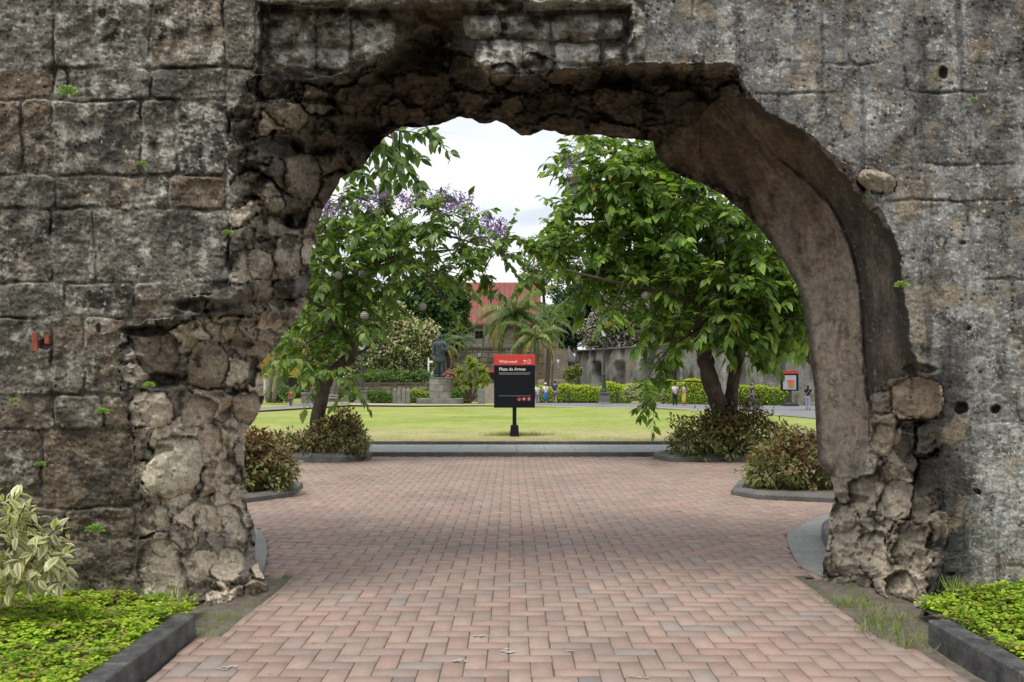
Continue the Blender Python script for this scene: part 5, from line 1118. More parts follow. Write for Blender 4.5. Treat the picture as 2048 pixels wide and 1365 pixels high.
# ground cover in the two front beds
def bed(name, x0, x1, y0, y1, zf, n, seed):
    m_ = sheet('bed_soil', x0, x1, y0, y1, .1, lambda X, Y: zf(X, Y)-.05, Mdirt)
    X = RG.uniform(x0, x1, n); Y = RG.uniform(y0, y1, n); kp = fbm(X*3.1, Y*3.1, 4, seed+4, .6) > -.22+.1*RG.normal(0, 1, n); X = X[kp]; Y = Y[kp]; n = len(X); Z = .05*fbm(X*2.2, Y*2.2, 3, seed+7)+zf(X, Y)+RG.uniform(-.035, .035, n)+.03*fbm(X*5, Y*5, 3, seed); P0 = np.stack([X, Y, Z], 1)
    P, D_ = [], []
    for k in range(4):
        a = RG.uniform(0, .6, n)+k*math.pi/2; d = np.stack([np.cos(a), np.sin(a), RG.uniform(-.3, .35, n)], 1); P.append(P0+d*.004); D_.append(d)
    P = np.concatenate(P); D_ = np.concatenate(D_); m4 = len(P); col = pick([(.26,.42,.03),(.36,.52,.035),(.38,.52,.05),(.17,.31,.025),(.48,.54,.06),(.26,.42,.03),(.36,.52,.035),(.30,.22,.09)], n, .22)*(0.85+.5*fbm(X*2.2, Y*2.2, 3, seed+1)[:, None]); col = np.tile(col, (4, 1)).astype(np.float32)
    s = np.tile(RG.uniform(.022, .042, n), 4); sh = (np.array([(0,0,0),(.6,-.36,.05),(1,0,-.04),(.6,.36,.05)], np.float32), DIA[1], DIA[2])
    o = instance(name, P, frames(D_, nrm(np.array([0, 0, 1.])+rvec(m4, .3))), s, sh, Mleafm, None, col, col*1.1); tag(o, 'bright yellow-green clover-like ground cover', 'ground cover')
    k = int(n*.006); i = RG.choice(n, k); P = P0[i]+np.array([0, 0, .035]); P = np.repeat(P, 3, 0); o2 = instance('yellow_flowers', P, frames(rvec(3*k, 1)*np.array([1,1,.3]), np.array([0, 0, 1.])+rvec(3*k, .4)), .016, sh, Mpetal, None, pick([(.8,.55,.02)], 3*k)); tag(o2, 'tiny yellow flowers scattered in the ground cover', 'flowers')
bed('ground_cover', -6.5, -2.15, 3.4, 6.0, lambda X, Y: .13+.05*sstep(-2.2, -3.2, X)+0*Y, 24000, 5)
bed('ground_cover', 2.73, 5.5, 3.4, 5.95, lambda X, Y: .15+.09*sstep(2.75, 3.3, X)+0*Y, 16000, 8)
# grass tufts
BL = (np.array([(0,-.03,0),(0,.03,0),(.55,.02,.0),(.55,-.02,.0),(1,.0,-.12),(1,-.002,-.12)], np.float32), STRIP[1], STRIP[2])
def tufts(name, label, spots, n, h, pal, spread=.05):
    P = []
    for (x, y, z) in spots: P.append(np.array([x, y, z])+RG.normal(0, 1, (n, 3))*np.array([spread, spread, 0]))
    P = np.concatenate(P); m_ = len(P); d = nrm(np.array([0, 0, 1.])+rvec(m_, .5)*np.array([1, 1, .3])); c_ = pick(pal, m_); o = instance(name, P, frames(d, rvec(m_)), h*RG.uniform(.4, 1.2, m_), BL, Mleafm, None, c_, c_*1.3); tag(o, label, 'grass'); return o
TG = [(.16,.24,.04),(.22,.30,.06),(.28,.28,.10),(.10,.17,.03)]
tufts('grass_tufts', 'weedy grass tufts along the foot of the right pier', [(2.5+RG.normal(0, .09), y, -.01) for y in RG.uniform(5.3, 6.5, 60)]+[(*G(x_, y_, 0).xy, 0) for x_, y_ in ((1650,1150),(1690,1175),(1700,1190),(1760,1215),(1800,1240),(1830,1240))], 12, .09, TG, .06)
tufts('grass_tufts', 'sparse grass tufts along the foot of the left pier', [(x, y, -.01) for x, y in zip(RG.uniform(-2.15, -1.85, 26), RG.uniform(5.55, 6.0, 26))]+[(*G(x_, y_, 0).xy, 0) for x_, y_ in ((545,1163),(560,1160),(500,1215),(440,1245))], 22, .055, TG, .05)
gp = [(x, 5.97, .14) for x in RG.uniform(-4.2, -2.2, 22)]+[(x, 5.9, .2) for x in RG.uniform(2.9, 5, 18)]
tufts('grass_tufts', 'taller weeds where the front beds meet the wall', gp, 14, .12, TG, .04)
tufts('lawn_fringe', 'ragged grass along the near edge of the lawn', [(x, y, float(gz(x, y))) for x, y in zip(RG.uniform(-7, 9, 2600), 21.85+np.abs(RG.normal(0, 1.2, 2600)))], 10, .05, [(.30,.36,.09),(.40,.36,.18),(.22,.32,.06),(.46,.38,.22)], .10)
sg_ = G(1028, 871, .15)
tufts('grass_clump', 'straw-coloured grass clump round the foot of the black sign', [(sg_.x+RG.normal(0, .38), sg_.y+RG.uniform(-.35, .25), .14) for _ in range(50)], 40, .13, [(.30,.28,.10),(.20,.24,.07),(.38,.32,.16)], .09)
tufts('lawn_blades', 'short mown grass of the plaza lawn', [(x, y, float(gz(x, y))) for x, y in zip(RG.uniform(-12, 14, 4200), RG.uniform(22, 40, 4200))], 7, .045, [(.22,.32,.06),(.30,.38,.08),(.18,.28,.05)], .22)
# ferns and sprigs rooted in the masonry
FERN = leaf_shape(.5, .2, .1, 2)
for (px, py, sz, lb) in ((138,188,17,'small pale fern sprouting from a joint high on the left facing'),(286,330,8,'tiny green sprig in a vertical joint of the left facing'),(457,468,9,'small leafy sprig at the broken corner of the left facing'),(207,825,11,'small fern growing between two dark blocks'),(31,803,8,'small sprig on the far left joint'),(84,930,9,'little fern between the two dark blocks above the cream shrub'),(194,1060,15,'bright green fern at the base of the left facing'),(300,772,10,'weed rooted in the hollow beside the grey boulder'),(1800,572,11,'yellow-green weed on the edge of the right vault'),(1944,202,7,'tiny yellow-green sprig high on the right facing'),(1740,396,6,'tiny weed under the tan stone of the vault'),(268,1200,16,'leafy weed at the foot of the left facing'),(322,1195,14,'small leafy weed beside the kerb and left facing')):
    c = W(px, py, 5.98); e = empty('wall_fern', c, lb, 'fern', 'ferns rooted in the masonry'); r = sz*6/F; n = 26
    b = MB(); Pn, Dn = [], []
    for k in range(5):
        a = lerp(-1.3, 1.3, k/4)+RG.normal(0, .15); d = np.array([math.sin(a), -.5, math.cos(a)*.6]); b.tube([c, c+Vector(d)*r*1.2], [.0015, .0008], 3)
        for q_ in range(7):
            t_ = (q_+1)/7; 
            for s_ in (-1, 1): Pn.append(np.array(c)+d*r*1.2*t_); Dn.append(d*.4+s_*np.array([math.cos(a), 0, -math.sin(a)]))
    b.build('stems', bpy.data.materials['palm_rib'], e); Pn = np.array(Pn); c_ = pick([(.18,.36,.04),(.26,.42,.06)], len(Pn)); instance('fronds', Pn, frames(np.array(Dn), np.array([0, -1., .5])+rvec(len(Pn), .1)), r*.42, FERN, Mleafm, e, c_, c_, kind=None)
# fallen petals and droppings on the paving
n = 130; X = RG.uniform(-2.8, 3, n); Y = RG.uniform(4.6, 17, n)
o = instance('fallen_petals', np.stack([X, Y, np.full(n, .006)], 1), frames(rvec(n)*np.array([1, 1, .05]), np.array([0, 0, 1.])+rvec(n, .1)), RG.uniform(.008, .022, n), DIA, Mpetal, None, pick([(.62,.55,.62),(.7,.68,.62),(.4,.22,.12),(.55,.5,.2)], n)); tag(o, 'fallen petals and leaf bits scattered on the brick paving', 'petals')
Msp = M('white_splash', (.52,.49,.46), .8, .3, 30., .001)
for (px, py, s_, lb) in ((962,1274,.045,'smeared white dropping left of centre on the paving'),(1015,1305,.06,'broad faint white dropping at the centre of the paving'),(918,1324,.05,'white dropping near the bottom edge of the paving'),(1140,1305,.03,'small white dropping right of centre on the paving'),(460,1338,.05,'white dropping on the paving near the left kerb'),(1270,1358,.035,'star-shaped white dropping at the bottom edge')):
    c = G(px, py, 0); e = MB(); 
    for q_ in range(9):
        r = s_*RG.uniform(.1, .45); cx_, cy_ = c.x+RG.normal(0, s_*.6), c.y+RG.normal(0, s_*.35); k_ = 9; ph_ = [(cx_+r*RG.uniform(.5, 1.3)*math.cos(2*math.pi*i/k_), cy_+.7*r*RG.uniform(.5, 1.3)*math.sin(2*math.pi*i/k_)) for i in range(k_)]
        zz = .0045+.0006*q_; e.add([(a, b_, zz) for a, b_ in ph_], [tuple(range(k_))])
    tag(e.build('bird_dropping', Msp), lb, 'bird dropping', 'white droppings on the paving')
# ------------------------------------------------------------------ signs, lamps, statue, people
Mred = M('sign_red', (.72, .06, .045), .5, .05, 2., 0); Mnavy = M('sign_black', (.008, .010, .017), .75, .1, 2., 0); Mnavy.node_tree.nodes['Principled BSDF'].inputs['Specular IOR Level'].default_value = .2; Mwhite = M('sign_white', (.8,.8,.8), .6, .03, 2., 0); Mgreyt = M('sign_grey', (.35,.36,.38), .6, .05, 2., 0)
Miron = M('dark_iron', (.03, .035, .04), .5, .3, 6., .002); Mgreeni = M('blue_green_iron', (.045, .065, .08), .5, .3, 6., .002)
def text(s, x, y, z, size, mat, parent, bold=0.0, name='lettering', wide=None):
    cu = bpy.data.curves.new(name, 'FONT'); cu.body = s; cu.size = size; cu.extrude = .002; cu.offset = bold; cu.resolution_u = 2
    o = bpy.data.objects.new(name, cu); COL.objects.link(o); o.location = (x, y, z); o.rotation_euler = (math.pi/2, 0, 0); cu.materials.append(mat)
    me = bpy.data.meshes.new_from_object(o); bpy.data.objects.remove(o); o = link(name, me, parent); o.location = (x, y, z); o.rotation_euler = (math.pi/2, 0, 0); return o
YS = 24.0; sx0, sx1 = W(988, 0, YS).x, W(1070, 0, YS).x; zt_, zb_, zr_ = H+(768-710)*YS/F, H+(768-816)*YS/F, H+(768-731)*YS/F; k_ = YS/F
sgn = empty('information_sign', (W(1029,0,YS).x, YS+.06, .15), 'black and red plaza information sign on a post at the lawn edge', 'sign')
MB().box(sx0, sx1, YS, YS+.12, zb_, zr_).build('board', Mnavy, sgn, bevel=.006); MB().box(sx0, sx1, YS, YS+.12, zr_, zt_).build('header', Mred, sgn, bevel=.006)
xp = W(1029, 0, YS).x; MB().box(xp-.055, xp+.055, YS+.02, YS+.10, .4, zb_).build('post', Mnavy, sgn); MB().sqloft([(xp, YS+.06, .1, .135, .12), (xp, YS+.06, .45, .105, .095), (xp, YS+.06, .47, .09, .08)]).build('foot', Mnavy, sgn, bevel=.01)
yf = YS-.004; X_ = lambda px: W(px, 0, YS).x; Z_ = lambda py: H+(768-py)*k_
text('Welcome!', X_(998), yf, Z_(726.5), .118, Mwhite, sgn, .0018); text('Plaza de Armas', X_(998), yf, Z_(741.5), .118, Mwhite, sgn, .0018)
for yy, e_ in ((746.2, 1061), (748.8, 1059)):
    b = MB(); x = 998.
    while x < e_: w_ = RG.uniform(1.2, 4); b.box(X_(x), X_(min(x+w_, e_)), yf, yf+.003, Z_(yy+.6), Z_(yy-.6)); x += w_+.7
    b.build('small_print', Mgreyt, sgn)
MB().box(X_(998), X_(1062), yf, yf+.003, Z_(792.5), Z_(791.9)).build('rule', Mgreyt, sgn)
def ringm(px, py, r, w_, mat, parent, name='ring', n=28, y=yf, kk=k_):
    c = Vector(((px-CX)*kk, y, H+(768-py)*kk)); b = MB()
    for j in range(n):
        t_ = 2*math.pi*j/n
        for rr in (r, r-w_): b.v.append((c.x+rr*kk*math.cos(t_), y, c.z+rr*kk*math.sin(t_)))
    for j in range(n): a, a2 = 2*j, 2*((j+1) % n); b.f.append((a, a+1, a2+1, a2))
    return b.build(name, mat, parent)
ringm(1058, 723.8, 4.3, .8, Mwhite, sgn); MB().box(X_(1057.5), X_(1058.6), yf, yf+.003, Z_(726.2), Z_(722.8)).box(X_(1057.5), X_(1058.6), yf, yf+.003, Z_(722), Z_(721.2)).build('info_icon', Mwhite, sgn)
b = MB().add([(X_(x), yf, Z_(y)) for x, y in ((1045.5,721),(1050,720.2),(1052.5,722.4),(1050.5,724.6),(1048.6,725),(1050,723),(1047.5,722.6))], [tuple(range(7))]); b.box(X_(1045.5), X_(1051.8), yf, yf+.003, Z_(727.3), Z_(726.6)); b.build('emblem', Mwhite, sgn)
for i, cx_ in enumerate((1038, 1048.2, 1058)):
    ringm(cx_, 798.3, 4.2, .7, Mred, sgn); y2 = yf-.001
    if i == 0: MB().add([(X_(cx_+x), y2, Z_(798.3+y)) for x, y in ((-2.5,1.6),(1.2,1.6),(1.2,-1.8),(2.0,-1.8),(2.0,2.4),(-2.5,2.4))], [(0,1,4,5),(1,2,3,4)]).build('no_smoking_icon', Mwhite, sgn)
    if i == 1: MB().add([(X_(cx_+x), y2, Z_(798.3+y)) for x, y in ((-2.4,-1.2),(1.0,-1.2),(2.2,-2.2),(2.6,-1.2),(1.4,-.2),(1.0,2.0),(.3,2.0),(.2,.6),(-1.4,.6),(-1.7,2.0),(-2.4,2.0))], [tuple(range(11))]).build('no_pets_icon', Mwhite, sgn)
    if i == 2: MB().add([(X_(cx_+x), y2, Z_(798.3+y)) for x, y in ((-.6,-2.6),(.6,-2.6),(.6,-1.6),(1.3,-1.2),(1.3,.8),(.6,.8),(.5,2.8),(-.5,2.8),(-.6,.8),(-1.3,.8),(-1.3,-1.2),(-.6,-1.6))], [tuple(range(12))]).build('person_icon', Mwhite, sgn)
    MB().add([(X_(cx_-2.7), y2-.001, Z_(798.3+3)), (X_(cx_-3), y2-.001, Z_(798.3+2.6)), (X_(cx_+2.7), y2-.001, Z_(798.3-3)), (X_(cx_+3), y2-.001, Z_(798.3-2.6))], [(0,1,2,3)]).build('slash', Mred, sgn)
# far notice board
YN = 56.; kn = YN/F; nb = empty('notice_board', (W(1580,0,YN).x, YN+.2, .15), 'dark framed notice board with red top and poster right of the lawn', 'notice board')
XN = lambda px: (px-CX)*kn; ZN = lambda py: H+(768-py)*kn
MB().box(XN(1563), XN(1597), YN, YN+.2, ZN(782), ZN(748)).build('frame', Mnavy, nb); MB().box(XN(1567), XN(1596), YN-.05, YN+.25, ZN(748), ZN(742)).build('top', M('shaded_board_red', (.42,.03,.03), .6, .1, 2., 0), nb)  # red of the top darkened to hold the shade under the tree
ps_ = MB().box(XN(1566), XN(1592), YN-.03, YN-.005, ZN(779.5), ZN(751)).build('poster', M('shaded_poster', (.33,.36,.40), .6, .1, 3., 0), nb)  # poster colour dulled by the same painted tree shade
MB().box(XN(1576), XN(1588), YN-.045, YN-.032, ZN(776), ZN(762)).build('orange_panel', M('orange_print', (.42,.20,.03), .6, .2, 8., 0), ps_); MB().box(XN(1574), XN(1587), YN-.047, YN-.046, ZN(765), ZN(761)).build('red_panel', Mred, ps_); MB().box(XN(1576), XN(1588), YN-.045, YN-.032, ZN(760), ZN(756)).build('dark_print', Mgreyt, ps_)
MB().box(XN(1579), XN(1584), YN+.05, YN+.15, .3, ZN(782)).build('post', Miron, nb); MB().loft([(XN(1583), YN+.1, .1, .5, .4), (XN(1583), YN+.1, .32, .5, .4), (XN(1583), YN+.1, .42, .2, .15)], 20).build('base', Miron, nb)
# lamp posts
Mglass = M('lamp_glass', (.72,.74,.74), .3, .05, 3., 0)
def lamp(px, py_base, py_top, Y, label, mi=Miron, ms=Mconcd, pw=24, stub=False):
    k = Y/F; z0_ = H+(768-py_base)*k; z1_ = H+(768-py_top)*k; x = (px-CX)*k; e = empty('lamp_post', (x, Y, z0_), label, 'lamp post', 'old street lamps round the plaza'); hp = .95
    MB().sqloft([(x, Y, z0_-.1, .60, .60), (x, Y, z0_+.12, .52, .52), (x, Y, z0_+.22, .36, .36), (x, Y, z0_+hp-.15, .33, .33), (x, Y, z0_+hp-.13, .40, .40), (x, Y, z0_+hp, .40, .40)]).build('pedestal', ms, e, bevel=.02)
    if stub: return e
    b = MB().loft([(x, Y, z0_+hp, .19, .19), (x, Y, z0_+hp+.12, .20, .20), (x, Y, z0_+hp+.2, .14, .14), (x, Y, z0_+hp+1.1, .11, .11), (x, Y, z0_+hp+1.15, .16, .16), (x, Y, z0_+hp+1.25, .15, .15), (x, Y, z0_+hp+1.32, .075, .075), (x, Y, z1_-1.0, .055, .055), (x, Y, z1_-.95, .10, .10), (x, Y, z1_-.85, .05, .05)], 12); b.build('post', mi, e, smooth=False)
    ln_ = empty_lantern = MB().sqloft([(x, Y, z1_-.82, .13, .13), (x, Y, z1_-.32, .235, .235)], cap=True).build('lantern', Mglass, e)
    b = MB()
    for sx in (-1, 1):
        for sy in (-1, 1): b.bar((x+sx*.135, Y+sy*.135, z1_-.84), (x+sx*.24, Y+sy*.24, z1_-.3), .018, 4)
    b.box(x-.15, x+.15, Y-.15, Y+.15, z1_-.86, z1_-.82); b.build('lantern_frame', mi, ln_)
    MB().sqloft([(x, Y, z1_-.32, .28, .28), (x, Y, z1_-.26, .27, .27), (x, Y, z1_-.08, .07, .07), (x, Y, z1_, .04, .04)]).build('lantern_cap', mi, ln_)
    return e
lamp(1208, 811, 650, 62, 'tall dark street lamp on a stone pedestal at the right edge of the lawn')
lamp(724, 806, 682, 66, 'blue-green street lamp on a grey pedestal at the left of the lawn', Mgreeni, Mgranite)
lamp(615, 814, 738, 58, 'low street lamp on a worn stone pedestal behind the left tree', Miron, Mgranite)
lamp(1056, 775, 688, 92, 'street lamp rising behind the top right corner of the black sign', Miron, Mconcd)
lamp(959, 760, 700, 100, 'small dark lamp standing before the brown rampart', Miron, Mconcd)
# bollards
for px, lb in ((1138.5, 'dark bollard left of the right-hand street lamp'), (1234, 'dark bollard right of the right-hand street lamp')):
    c = W(px, 0, 64); e = empty('bollard', (c.x, 64, .05), lb, 'bollard', 'dark bollards before the hedge'); MB().loft([(c.x, 64, .05, .085, .085), (c.x, 64, .95, .085, .085), (c.x, 64, 1.0, .06, .06)], 12).build('post', Miron, e, smooth=False); MB().loft([(c.x, 64, .02, .12, .12), (c.x, 64, .1, .12, .12)], 12).build('foot', Mconc, e)
# paired pointed stone markers
for px, sc_, lb in ((794, 1, 'pair of pale pointed stone markers, the left pair before the hedge'), (812, 1, 'pair of pale pointed stone markers nearer the statue'), (962, 1, 'pale pointed stone marker beside the stone steps')):
    Y = 65.; k = Y/F; e = empty('stone_marker', W(px, 0, Y).xy, lb, 'stone marker', 'pointed stone markers'); z0_ = .03; z1_ = H+(768-777)*k
    for dx in ((-4.2, 4.2) if px != 962 else (-3, 4)):
        x = (px+dx-CX)*k; MB().sqloft([(x, Y, z0_, .15, .15), (x, Y, z1_-.16, .145, .145), (x, Y, z1_-.05, .10, .10), (x, Y, z1_, .02, .02)]).build('shaft', Mgranite, e, bevel=.02)
    MB().box((px-8-CX)*k, (px+8-CX)*k, Y-.2, Y+.25, -.05, .1).build('base', Mgranite, e)
# metal barrier
def rail_barrier():
    Y = 62.; k = Y/F; e = empty('metal_barrier', W(672, 0, Y).xy, 'low tubular steel queue barrier behind the left tree', 'barrier'); r = .03; Mst = M('steel', (.28,.28,.29), .5, .2, 5., 0, metal=.6)
    P = lambda px, py, y=0: W(px, py, Y+y)
    MB().tube([P(648,790), P(684,792)], [r, r], 6).build('rail', Mst, e); MB().tube([P(648,796), P(684,797)], [r, r], 6).build('rail', Mst, e); MB().tube(curve_pts([P(684,790,-.3), P(687,792,-.3), P(687,797,-.3), P(682,798,-.3)], 3), [r]*10, 6).build('rail', Mst, e)
    for px in (675, 684): MB().tube([P(px, 791), P(px, 809)], [r, r], 6).build('leg', Mst, e)
rail_barrier()
# globe lanterns hanging in the trees
Mgl = M('capiz_globe', (.52,.51,.44), .5, .15, 8., 0); Mgl.node_tree.nodes['Principled BSDF'].inputs['Transmission Weight'].default_value = 0.0
def icos(r, n=14, m_=8):
    return [(0, 0, r*math.cos(math.pi*i/m_)*-1, max(r*math.sin(math.pi*i/m_), .001), max(r*math.sin(math.pi*i/m_), .001)) for i in range(m_+1)]
GLO = [(725,548,'globe lantern hanging at the heart of the left tree crown'),(647,578,'globe lantern low at the left edge of the left tree crown'),(677,551,'globe lantern just left of the central one in the left tree'),(845,613,'globe lantern hanging from the right end of the left tree'),(790,573,'globe lantern hanging below the middle of the left tree'),(652,628,'globe lantern above the bent trunk at the left'),(729,632,'lowest globe lantern in the left tree'),
  (1440,483,'globe lantern hanging beside the right tree main limb'),(1400,516,'globe lantern below and left of the main limb lantern in the right tree'),(1396,382,'topmost globe lantern in the right tree'),(1291,592,'globe lantern hanging before the lilac blossom tree'),(1428,600,'globe lantern in front of the right tree stems')]
gm = None
for i, (px, py, lb) in enumerate(GLO):
    Yg = 17.3 if i not in (3, 4) else 17.8; c = W(px, py, Yg); e = empty('globe_lantern', c, lb, 'lantern', 'globe lanterns in the trees'); r = 9.*Yg/F
    if i == 0:
        b = MB(); b.loft([(0, 0, z_, a_, a_) for _, _, z_, a_, _ in icos(r)], 16, cap=False); me_s = b.build('globe', Mgl, e, smooth=True).data
        b = MB()
        for j in range(8):
            t_ = math.pi*j/8; b.tube([(r*1.01*math.cos(t_)*math.sin(u), r*1.01*math.sin(t_)*math.sin(u), r*1.01*math.cos(u)) for u in np.linspace(0, 2*math.pi, 25)], [.0028]*25, 3, cap=False)
        for zz in (-.6, -.2, .2, .6): q_ = r*math.sqrt(1-zz*zz)*1.01; b.tube([(q_*math.cos(u), q_*math.sin(u), r*zz) for u in np.linspace(0, 2*math.pi, 25)], [.0028]*25, 3, cap=False)
        me_w = b.build('wire_cage', Miron, e).data; b = MB().bar((0, 0, r), (0, 0, r+.45), .004, 4); me_c = b.build('cord', Miron, e).data
        for ch in e.children: ch.matrix_parent_inverse = Matrix()
        for ob in list(COL.objects):
            if ob.parent == e: ob.matrix_parent_inverse = Matrix()
    else:
        for nm_, me_ in (('globe', me_s), ('wire_cage', me_w), ('cord', me_c)):
            o = bpy.data.objects.new(nm_, me_); COL.objects.link(o); o.parent = e

# ---- people
def skin_mesh(name, nodes, edges, mat, parent, root=0, sub=2):
    me = bpy.data.meshes.new(name); me.from_pydata([n[0] for n in nodes], edges, []); me.materials.append(mat)
    o = bpy.data.objects.new(name, me); COL.objects.link(o); o.parent = parent
    o.modifiers.new('skin', 'SKIN'); ly = me.skin_vertices[0].data
    for i, n in enumerate(nodes):
        r = n[1]; ly[i].radius = (r, r) if isinstance(r, (int, float)) else r
    for i in range(len(nodes)): ly[i].use_root = (i == root)
    o.modifiers['skin'].use_smooth_shade = True; s = o.modifiers.new('sub', 'SUBSURF'); s.levels = s.render_levels = sub; return o
_pm = {}
def PM(c, r=.85):
    k = tuple(c)
    if k not in _pm: _pm[k] = M('cloth_%02d' % len(_pm), c, r, .12, 20., .0)
    return _pm[k]
SK = (.38,.22,.15)
def person(px, py_foot, py_head, Y, label, hair, top, bottom, style='trousers', rz=0.0, arms=((.25,.02,.82),(.25,.02,.82)), stride=.12, hat=None, bag=None, skin=SK, zfoot=None, elbows=None, extra=None, shoe=(.08,.07,.07), scale=None, group='visitors on the plaza', name='person'):
    k = Y/F; x = (px-CX)*k; zf_ = H+(768-py_foot)*k; hh = (py_foot-py_head)*k; s = hh/1.76; e = empty(name, (x, Y, zf_), label, 'person' if name == 'person' else 'statue', group, rz); e.scale = (s, s, s)
    st_ = stride; el = elbows or ((.245,-.03,1.12),(.245,-.03,1.12)); (a1, a2) = arms
    nd = [((0,0,.95),(.135,.10)), ((0,.0,1.12),(.115,.085)), ((0,.0,1.33),(.15,.10)), ((0,.0,1.46),.055), ((0,.01,1.54),.052), ((0,.02,1.61),(.078,.092)), ((0,.015,1.69),(.074,.088)), ((0,.01,1.745),(.045,.055)),
          ((-.17,0,1.40),.058), ((-el[0][0],el[0][1],el[0][2]),.042), ((-a1[0],a1[1],a1[2]),.028), ((-a1[0],a1[1]+.03,a1[2]-.09),.026), ((.17,0,1.40),.058), ((el[1][0],el[1][1],el[1][2]),.042), ((a2[0],a2[1],a2[2]),.028), ((a2[0],a2[1]+.03,a2[2]-.09),.026),
          ((-.09,0,.88),.085), ((-.095,st_*.5+.02,.49),.058), ((-.095,st_,.09),.038), ((-.10,st_+.13,.035),.034), ((.09,0,.88),.085), ((.095,-st_*.3+.03,.49),.058), ((.095,-st_,.10),.038), ((.10,-st_+.13,.035),.034), ((0,.105,1.62),.012)]
    ed = [(0,1),(1,2),(2,3),(3,4),(4,5),(5,6),(6,7),(2,8),(8,9),(9,10),(10,11),(2,12),(12,13),(13,14),(14,15),(0,16),(16,17),(17,18),(18,19),(0,20),(20,21),(21,22),(22,23),(5,24)]
    skin_mesh('body', nd, ed, PM(skin, .6), e)
    # hands: palm with four fingers and a thumb, rooted at the wrist
    for sg_, a in ((-1, a1), (1, a2)):
        w0 = Vector((sg_*a[0], a[1]+.025, a[2]-.07)); nf = [(tuple(w0), .02)]; ef = []
        for j, (dx, ln_) in enumerate(((-.027,.075),(-.009,.088),(.009,.083),(.027,.066))):
            p1 = w0+Vector((0, dx, -.04)); p2 = p1+Vector((-sg_*.008, dx*.2, -ln_*.55)); p3 = p2+Vector((-sg_*.02, 0, -ln_*.4)); b0 = len(nf); nf += [(tuple(p1), .011), (tuple(p2), .0085), (tuple(p3), .007)]; ef += [(0, b0), (b0, b0+1), (b0+1, b0+2)]
        b0 = len(nf); nf += [(tuple(w0+Vector((-sg_*.005, .035, -.02))), .011), (tuple(w0+Vector((-sg_*.012, .055, -.055))), .008)]; ef += [(0, b0), (b0, b0+1)]
        skin_mesh('hand', nf, ef, PM(skin, .6), e, sub=1)
    def part(nm, nodes, edges, c): return skin_mesh(nm, nodes, edges, PM(c), e)
    g = .018; sl = .62
    def mid(p, q, t_): return tuple(p[i]+(q[i]-p[i])*t_ for i in range(3))
    part('top', [((0,0,.93),(.155,.12)), ((0,0,1.12),(.135,.105)), ((0,0,1.32),(.165,.115)), ((0,0,1.43),(.075,.07)), ((-.17,0,1.40),.075), (mid((-.17,0,1.40), nd[9][0], sl),.062), ((.17,0,1.40),.075), (mid((.17,0,1.40), nd[13][0], sl),.062)], [(0,1),(1,2),(2,3),(2,4),(4,5),(2,6),(6,7)], top)
    if style == 'skirt':
        MB().loft([(0, 0, 1.0, .15, .12), (0, 0, .86, .185, .15), (0, .01, .55, .175, .15), (0, .02, .30, .20, .17), (0, .02, .29, .15, .12)], 18).build('skirt', PM(bottom), None, smooth=True).parent = e
    else:
        tz = .12 if style == 'trousers' else .46
        def lp(i0, i1, i2, tt): return mid(nd[i0][0], nd[i1][0], tt)
        if style == 'trousers': part('trousers', [((0,0,.95),(.15,.115)), ((-.09,0,.87),.105), (nd[17][0],.078), (mid(nd[17][0], nd[18][0], .93),.062), ((.09,0,.87),.105), (nd[21][0],.078), (mid(nd[21][0], nd[22][0], .93),.062)], [(0,1),(1,2),(2,3),(0,4),(4,5),(5,6)], bottom)
        else: part('shorts', [((0,0,.95),(.15,.115)), ((-.09,0,.86),.108), (mid(nd[16][0], nd[17][0], .9),.098), ((.09,0,.86),.108), (mid(nd[20][0], nd[21][0], .9),.098)], [(0,1),(1,2),(0,3),(3,4)], bottom)
    for i, j in ((18, 19), (22, 23)): part('shoe', [(nd[i][0][:2]+(.055,),.045), (nd[j][0],.045)], [(0,1)], shoe)
    if hat: 
        c_, w_ = hat; MB().loft([(0, .015, 1.66, w_, w_*1.05), (0, .015, 1.672, w_*.98, w_), (0, .01, 1.675, .098, .112), (0, .01, 1.75, .088, .10), (0, .01, 1.785, .04, .05)], 18).build('hat', PM(c_), None, smooth=True).parent = e
    if hair:
        c_, long_ = hair; nh = [((0,-.012,1.70),(.085,.095)), ((0,-.02,1.64),(.084,.09)), ((0,-.035,1.57),(.066,.06))]; eh = [(0,1),(1,2)]
        if long_: nh += [((0,-.06,1.46),(.08,.05)), ((0,-.075,1.33),(.06,.035))]; eh += [(2,3),(3,4)]
        skin_mesh('hair', nh, eh, PM(c_), e)
    if bag:
        MB().tube([(.13,.10,1.40), (0,.135,1.22), (-.18,.06,1.0), (-.19,-.06,1.0), (0,-.14,1.2), (.13,-.09,1.42), (.13,.10,1.40)], [.014]*7, 5).box(-.26, -.19, -.09, .09, .84, 1.02).build('bag', PM(bag), None).parent = e
    # face
    if name == 'person':
        b = MB()
        for sx in (-.03, .03): b.loft([(sx, .108, 1.628, .004, .004), (sx, .112, 1.636, .011, .006), (sx, .108, 1.644, .004, .004)], 8)
        b.build('eyes', PM((.02,.02,.02)), None).parent = e; b = MB().box(-.022, .022, .098, .108, 1.572, 1.58); b.build('mouth', PM((.3,.08,.07)), None).parent = e
        b = MB()
        for sx in (-.086, .086): b.loft([(sx, .01, 1.59, .006, .012), (sx, .01, 1.62, .012, .022), (sx, .01, 1.65, .006, .014)], 8)
        b.build('ears', PM(skin, .6), None, smooth=True).parent = e
    if extra: extra(e)
    return e
BLK = (.015,.013,.012)
person(582, 818, 777, 57, 'person in a bright red T-shirt and jeans walking on the left path', (BLK, False), (.62,.02,.05), (.07,.09,.14), rz=math.pi*.95, hat=((.10,.10,.09), .12), bag=(.04,.04,.05), stride=.2)
